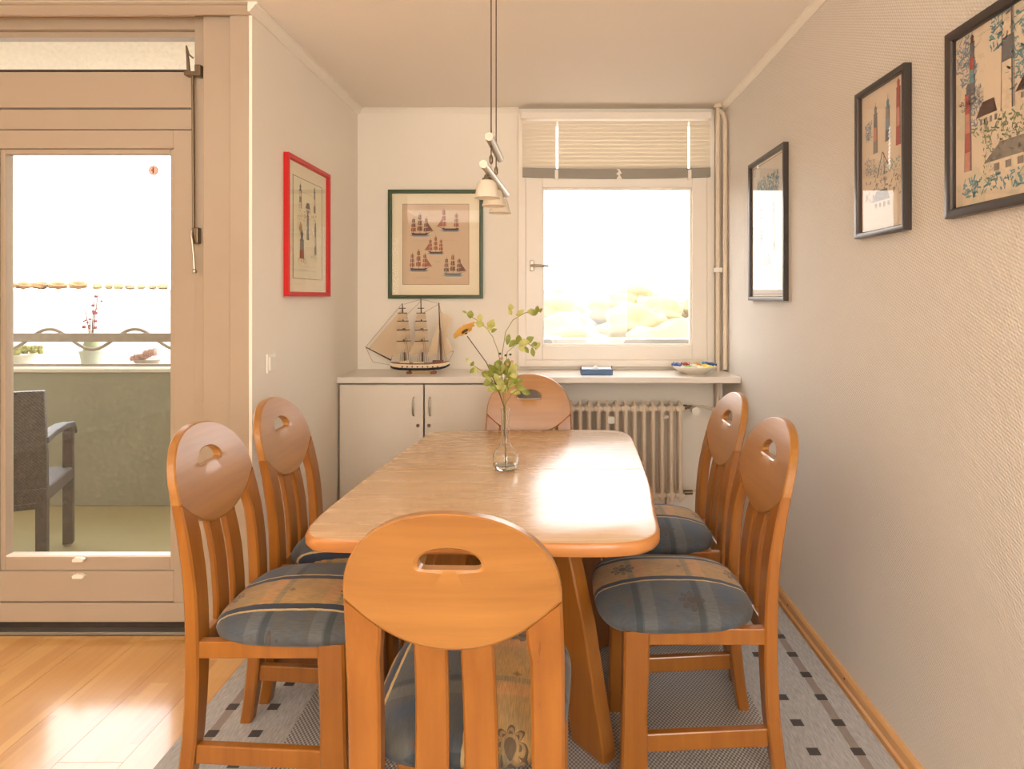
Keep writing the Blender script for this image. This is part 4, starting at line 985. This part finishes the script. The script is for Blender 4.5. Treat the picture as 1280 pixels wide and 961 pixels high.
bw.location = (BX, BY, 0.918); tag(bw, 'shallow white bowl holding wrapped sweets on the worktop by the pipes', 'bowl')
sweets = [('blue', (58,92,160), -0.118, -0.03, 0.058, 20), ('blue and white', (120,150,190), -0.100, 0.01, 0.060, -30), ('dark red', (150,52,40), -0.060, -0.02, 0.062, 10), ('pink', (214,150,140), -0.028, 0.02, 0.058, 40),
          ('white', (240,234,224), -0.010, -0.04, 0.056, -15), ('green', (170,190,110), -0.045, -0.055, 0.050, 5), ('orange', (222,150,70), 0.018, 0.0, 0.060, 25), ('yellow', (232,204,70), 0.062, -0.03, 0.054, -20),
          ('lemon', (226,216,120), 0.084, -0.045, 0.050, 30), ('mint', (160,204,180), 0.045, 0.03, 0.060, 0), ('navy', (44,70,124), 0.108, 0.0, 0.060, -10), ('sky blue', (88,132,190), 0.080, 0.03, 0.062, 35), ('cream', (236,220,184), 0.022, -0.065, 0.048, 12)]
for nm, rgb, dx, dy, dz, an in sweets:
    mm = MB(); L = 0.015
    mm.loft([[(xx, r*math.cos(2*PI*k/8), r*math.sin(2*PI*k/8)) for k in range(8)] for xx, r in ((-L*1.7, .009), (-L*1.0, .0025), (-L*.8, .008), (-L*.3, .0105), (L*.3, .0105), (L*.8, .008), (L*1.0, .0025), (L*1.7, .009))])
    o = mm.out('wrapped_sweet', plain('wrapper_'+nm.replace(' ', '_'), rgb, 0.3), ang=40); o.location = (BX+dx*0.92, BY+dy, 0.918+dz-0.008); o.rotation_euler = (0.2, 0.15, math.radians(an))
    where = 'at the left edge of' if dx < -0.08 else 'at the right edge of' if dx > 0.07 else 'near the middle of'
    tag(o, f'{nm} wrapped sweet {where} the white bowl', 'sweet', 'wrapped sweets in the bowl')

# ------------------------------------------------------------------ balcony
conc = plain('balcony_concrete', (128, 128, 106), 0.8, nscale=2.5, namp=0.16, bump=0.3, bscale=90)
bfl = plain('balcony_floor', (146, 136, 92), 0.7, nscale=3, namp=0.1, bump=0.2, bscale=80)
BX0, BX1 = -6.0, -1.407
struct(MB().box(BX0, BX1, 2.66, 4.36, -0.22, -0.004).out('floor_balcony', bfl, ang=0))
struct(MB().box(BX0, BX1, 4.03, 4.34, -0.004, 0.862).out('wall_parapet', conc, ang=0, bevel=0.006))
struct(MB().box(BX0, BX1, 4.01, 4.36, 0.862, 0.885).out('trim_7', plain('parapet_cap', (196, 190, 170), 0.7), ang=0, bevel=0.004))
struct(MB().box(BX0, BX1, 2.66, 4.36, 2.62, 2.80).box(BX0, BX1, 2.675, 2.69, 2.45, 2.62).out('ceiling_balcony', plain('balcony_soffit', (250, 240, 222), 0.8), ang=0))
struct(MB().box(BX0-0.2, BX0, 2.66, 4.36, -0.22, 2.80).out('wall_balcony_end', conc, ang=0))
rl = empty('balcony_railing', 'dark metal railing with a wavy ornament above the balcony parapet', 'railing', (0,0,0))
rm = plain('railing_paint', (140, 130, 114), 0.5, namp=0.3, nscale=30)
MB().box(BX0, BX1, 4.06, 4.075, 1.055, 1.112).out('top_bar', rm, rl, ang=0, bevel=0.003)
MB().box(BX0, BX1, 4.06, 4.085, 0.895, 0.912).out('bottom_bar', rm, rl, ang=0)
pts = []
for k in range(0, 150):
    xx = BX0+0.05+k*(BX1-BX0-0.1)/149; ph = (xx-P(62, 400, 4.08)[0])/0.558*2*PI; pts.append((xx, 4.082, 1.071+0.067*math.cos(ph)))
MB().tube(pts, 0.011, 8).out('wave_bar', rm, rl)
for xx in (-5.2, -3.62, -2.32, -1.5): MB().box(xx-0.012, xx+0.012, 4.055, 4.08, 0.88, 1.06).out('post', rm, rl, ang=0)
# plants on the parapet
def pot(name, label, px, w, h, ptop, build):
    c = P(px, 470, 4.23)
    r = empty(name, label, 'potted plant', (c[0], 4.23, 0.885))
    MB().lathe([(w*.36, 0), (w*.40, 0.005), (w*.5, h*.9), (w*.54, h*.9), (w*.54, h), (w*.47, h), (w*.45, h*.9), (0.01, h*.88)], n=20).out('pot', plain(name+'_pot', ptop, 0.6), r)
    build(r, h); return r
def b1(r, h):
    rr = random.Random(5); g = plain('heather_green', (150, 150, 90), 0.8)
    for k in range(46):
        a = rr.uniform(0, 2*PI); q = rr.uniform(0, 0.10); p = Vector((q*math.cos(a)*1.5, q*math.sin(a)*.6, h-0.01)); d = Vector((math.cos(a)*.5, math.sin(a)*.3, 1))*rr.uniform(.03, .08)
        MB().ball(p+d*0.7, rr.uniform(.012, .024), 6).out('foliage_tuft', g, r)
pot('heather_pot', 'pale pot with low green plant on the parapet at the left of the door glass', 22, 0.20, 0.075, (206, 204, 190), b1)
def b2(r, h):
    g = plain('twig', (120, 96, 80), 0.7); rr = random.Random(8); fm_ = plain('red_blossom', (150, 70, 74), 0.7)
    for dx, dz in ((-0.04, .28), (0.02, .34), (0.05, .40), (-0.01, .22)):
        MB().tube([(0, 0, h-0.02), (dx*.4, 0, h+dz*.5), (dx, 0, h+dz)], [.004, .003, .0015], 6).out('twig', g, r)
        for k in range(5):
            f = rr.uniform(.45, 1); MB().ball((dx*f+rr.uniform(-.02, .02), rr.uniform(-.02, .02), h+dz*f+rr.uniform(-.015, .015)), rr.uniform(.006, .013), 6).out('blossom', fm_, r)
    MB().tube([(0, 0, h-.02), (0, 0, h+.05), (0, 0, h+.12)], [.05, .045, .015], 10).out('foliage', plain('sage_leaf', (150, 158, 124), .8), r)
pot('blossom_pot', 'grey-green pot with thin red-blossomed twigs on the parapet, centre of the door glass', 114, 0.135, 0.10, (170, 176, 160), b2)
def b3(r, h):
    g = plain('dusty_pink', (176, 140, 128), .8); rr = random.Random(9)
    for k in range(30):
        f = rr.uniform(-1, 1); MB().ball((f*.08, rr.uniform(-.03, .03), h+.02+rr.uniform(0, .035)+.03*f), rr.uniform(.014, .024), 7).out('blossom', g, r)
pot('pink_flower_pot', 'low pot of dusty pink flowers on the parapet at the right of the door glass', 184, 0.16, 0.04, (150, 140, 128), b3)

# wicker balcony chair, seen from behind
wk = NT('black_wicker'); v = wk.obj(); s3 = wk.sep(v)
h1 = wk.m_('MULTIPLY', wk.m_('SINE', wk.m_('MULTIPLY', wk.m_('ADD', s3[0], s3[1]), 420.0)), wk.m_('SINE', wk.m_('MULTIPLY', s3[2], 420.0)))
wk.set(wk.mix(wk.m_('MULTIPLY_ADD', h1, .5, .5), srgb(30, 30, 32), srgb(66, 66, 68)), .45); wk.bump(h1, .6, .003)
wc = empty('balcony_armchair', 'dark wicker armchair standing on the balcony, seen from behind through the glass', 'chair', (-2.43, 3.0, -0.004), math.radians(24))
Wm = wk.m
lg = plain('chair_leg_dark', (44, 44, 46), 0.5); ft = plain('rubber_foot', (150, 148, 140), .6)
CW = 0.54
MB().loft([[(-CW, yy, zz), (0, yy, zz), (0, yy+.035, zz), (-CW, yy+.035, zz)] for yy, zz in ((0.015, 0.33), (0.0, 0.6), (-0.04, 0.905))]).out('backrest', Wm, wc, ang=0, bevel=.006)
MB().box(-CW, 0, 0.0, 0.47, 0.36, 0.43).out('seat', Wm, wc, ang=0, bevel=.01)
for xx in (-CW, -.045):
    MB().box(xx, xx+.045, 0.0, 0.045, 0, 0.40).out('leg', lg, wc, ang=0, bevel=.004); MB().box(xx, xx+.045, 0.42, 0.465, 0.012, 0.62).out('leg', lg, wc, ang=0, bevel=.004)
    MB().box(xx+.008, xx+.037, 0.428, 0.457, 0, 0.014).out('foot', ft, wc, ang=0)
    MB().loft([[(xx-.005, yy, zz), (xx+.055, yy, zz), (xx+.055, yy, zz+.03), (xx-.005, yy, zz+.03)] for yy, zz in ((0.0, 0.645), (.12, .66), (.30, .66), (.43, .645), (.475, .60))]).out('armrest', Wm, wc, ang=30, bevel=.005)

# ------------------------------------------------------------------ landscape far outside
GND = [(4.6, -9.0), (55, -9.0), (120, -5.5), (200, -0.5), (300, 5.2), (420, 6.6), (2500, 6.6)]
def gz(d): return interp(GND, d)
gm = MB(); gm.loft([[(xx, d, z) for d, z in GND] for xx in (-1500, 1500)], caps=False, closed=False)
struct(gm.out('ground_field', plain('winter_field', (132, 121, 112), .9, nscale=.02, namp=.12), ang=0))
tm = [plain('autumn_crown_a', (146, 131, 94), .9, nscale=1.5, namp=.14), plain('autumn_crown_b', (152, 137, 102), .9, nscale=1.5, namp=.14), plain('autumn_crown_c', (140, 125, 88), .9, nscale=1.5, namp=.14)]
bark = plain('bark', (120, 96, 74), .9)
rt = random.Random(21)
def crown_mesh(k):
    mb = MB(); bm = bmesh.new(); bmesh.ops.create_icosphere(bm, subdivisions=3, radius=1)
    for v_ in bm.verts:
        n = v_.co.normalized(); v_.co = n*(1+.18*math.sin(5*n.x+k)*math.cos(4*n.y+2*k)+.14*math.sin(9*n.z+3*n.x+k)+rt.uniform(-.05, .05)); v_.co.z *= .85
    me = bpy.data.meshes.new('crown'); bm.to_mesh(me); bm.free(); me.polygons.foreach_set('use_smooth', [True]*len(me.polygons)); me.materials.append(tm[k % 3]); return me
crowns = [crown_mesh(k) for k in range(3)]; trunk = MB().tube([(0,0,0),(0,0,1)], [.06, .03], 8).out('trunk', bark); tme = trunk.data; bpy.data.objects.remove(trunk)
def tree(x, y, top, w, k):
    root = empty('tree', TL, 'tree', (x, y, gz(y)), 0, TG)
    h = top-gz(y); c = bpy.data.objects.new('crown', crowns[3] if TL[0] == 'o' and k == 3 else crowns[k % 3]); COL.objects.link(c); c.parent = root; c.location = (0, 0, h-min(w*.62, h*.5)); c.scale = (w*.5, w*.5, min(w*.75, h*.55)); c.rotation_euler = (0, 0, rt.uniform(0, 6))
    t_ = bpy.data.objects.new('trunk', tme); COL.objects.link(t_); t_.parent = root; t_.scale = (w*.6, w*.6, h*.6)
TL, TG = 'pale sunlit autumn tree in the crowd of trees outside the nook window', 'trees outside the nook window'
for r_, d in enumerate((60, 78, 96, 115, 136, 160)):
    w = 8.5+r_*0.8; x = (648-690)*d/780 + (r_ % 2)*w*0.6; k = 0
    while x < (905-690)*d/780:
        yt = (398, 388, 380, 372, 365, 360)[r_] + rt.uniform(-5, 5)
        tree(x, d+rt.uniform(-1, 1), EYE+(372-yt)*d/780, w*rt.uniform(.9, 1.05), r_+k); x += w*1.75; k += 1
TL, TG = 'orange distant tree on the horizon seen through the balcony door', 'trees on the horizon beyond the balcony'
tm.append(plain('orange_crown', (146, 112, 76), .9, nscale=1.5, namp=.14))
crowns.append(crown_mesh(0)); crowns[3].materials.clear(); crowns[3].materials.append(tm[3])
px_ = 8
while px_ < 205:
    d = 345+rt.uniform(-6, 6); w = rt.uniform(6.5, 8.5) if px_ < 105 else rt.uniform(4, 5.5)
    tree((px_-690)*d/780, d, EYE+(372-(350.5 if px_ < 105 else 354.5)-rt.uniform(-1.5, 1.5))*d/780, w, 3 if px_ < 105 else 1)
    px_ += w*1.32*780/345
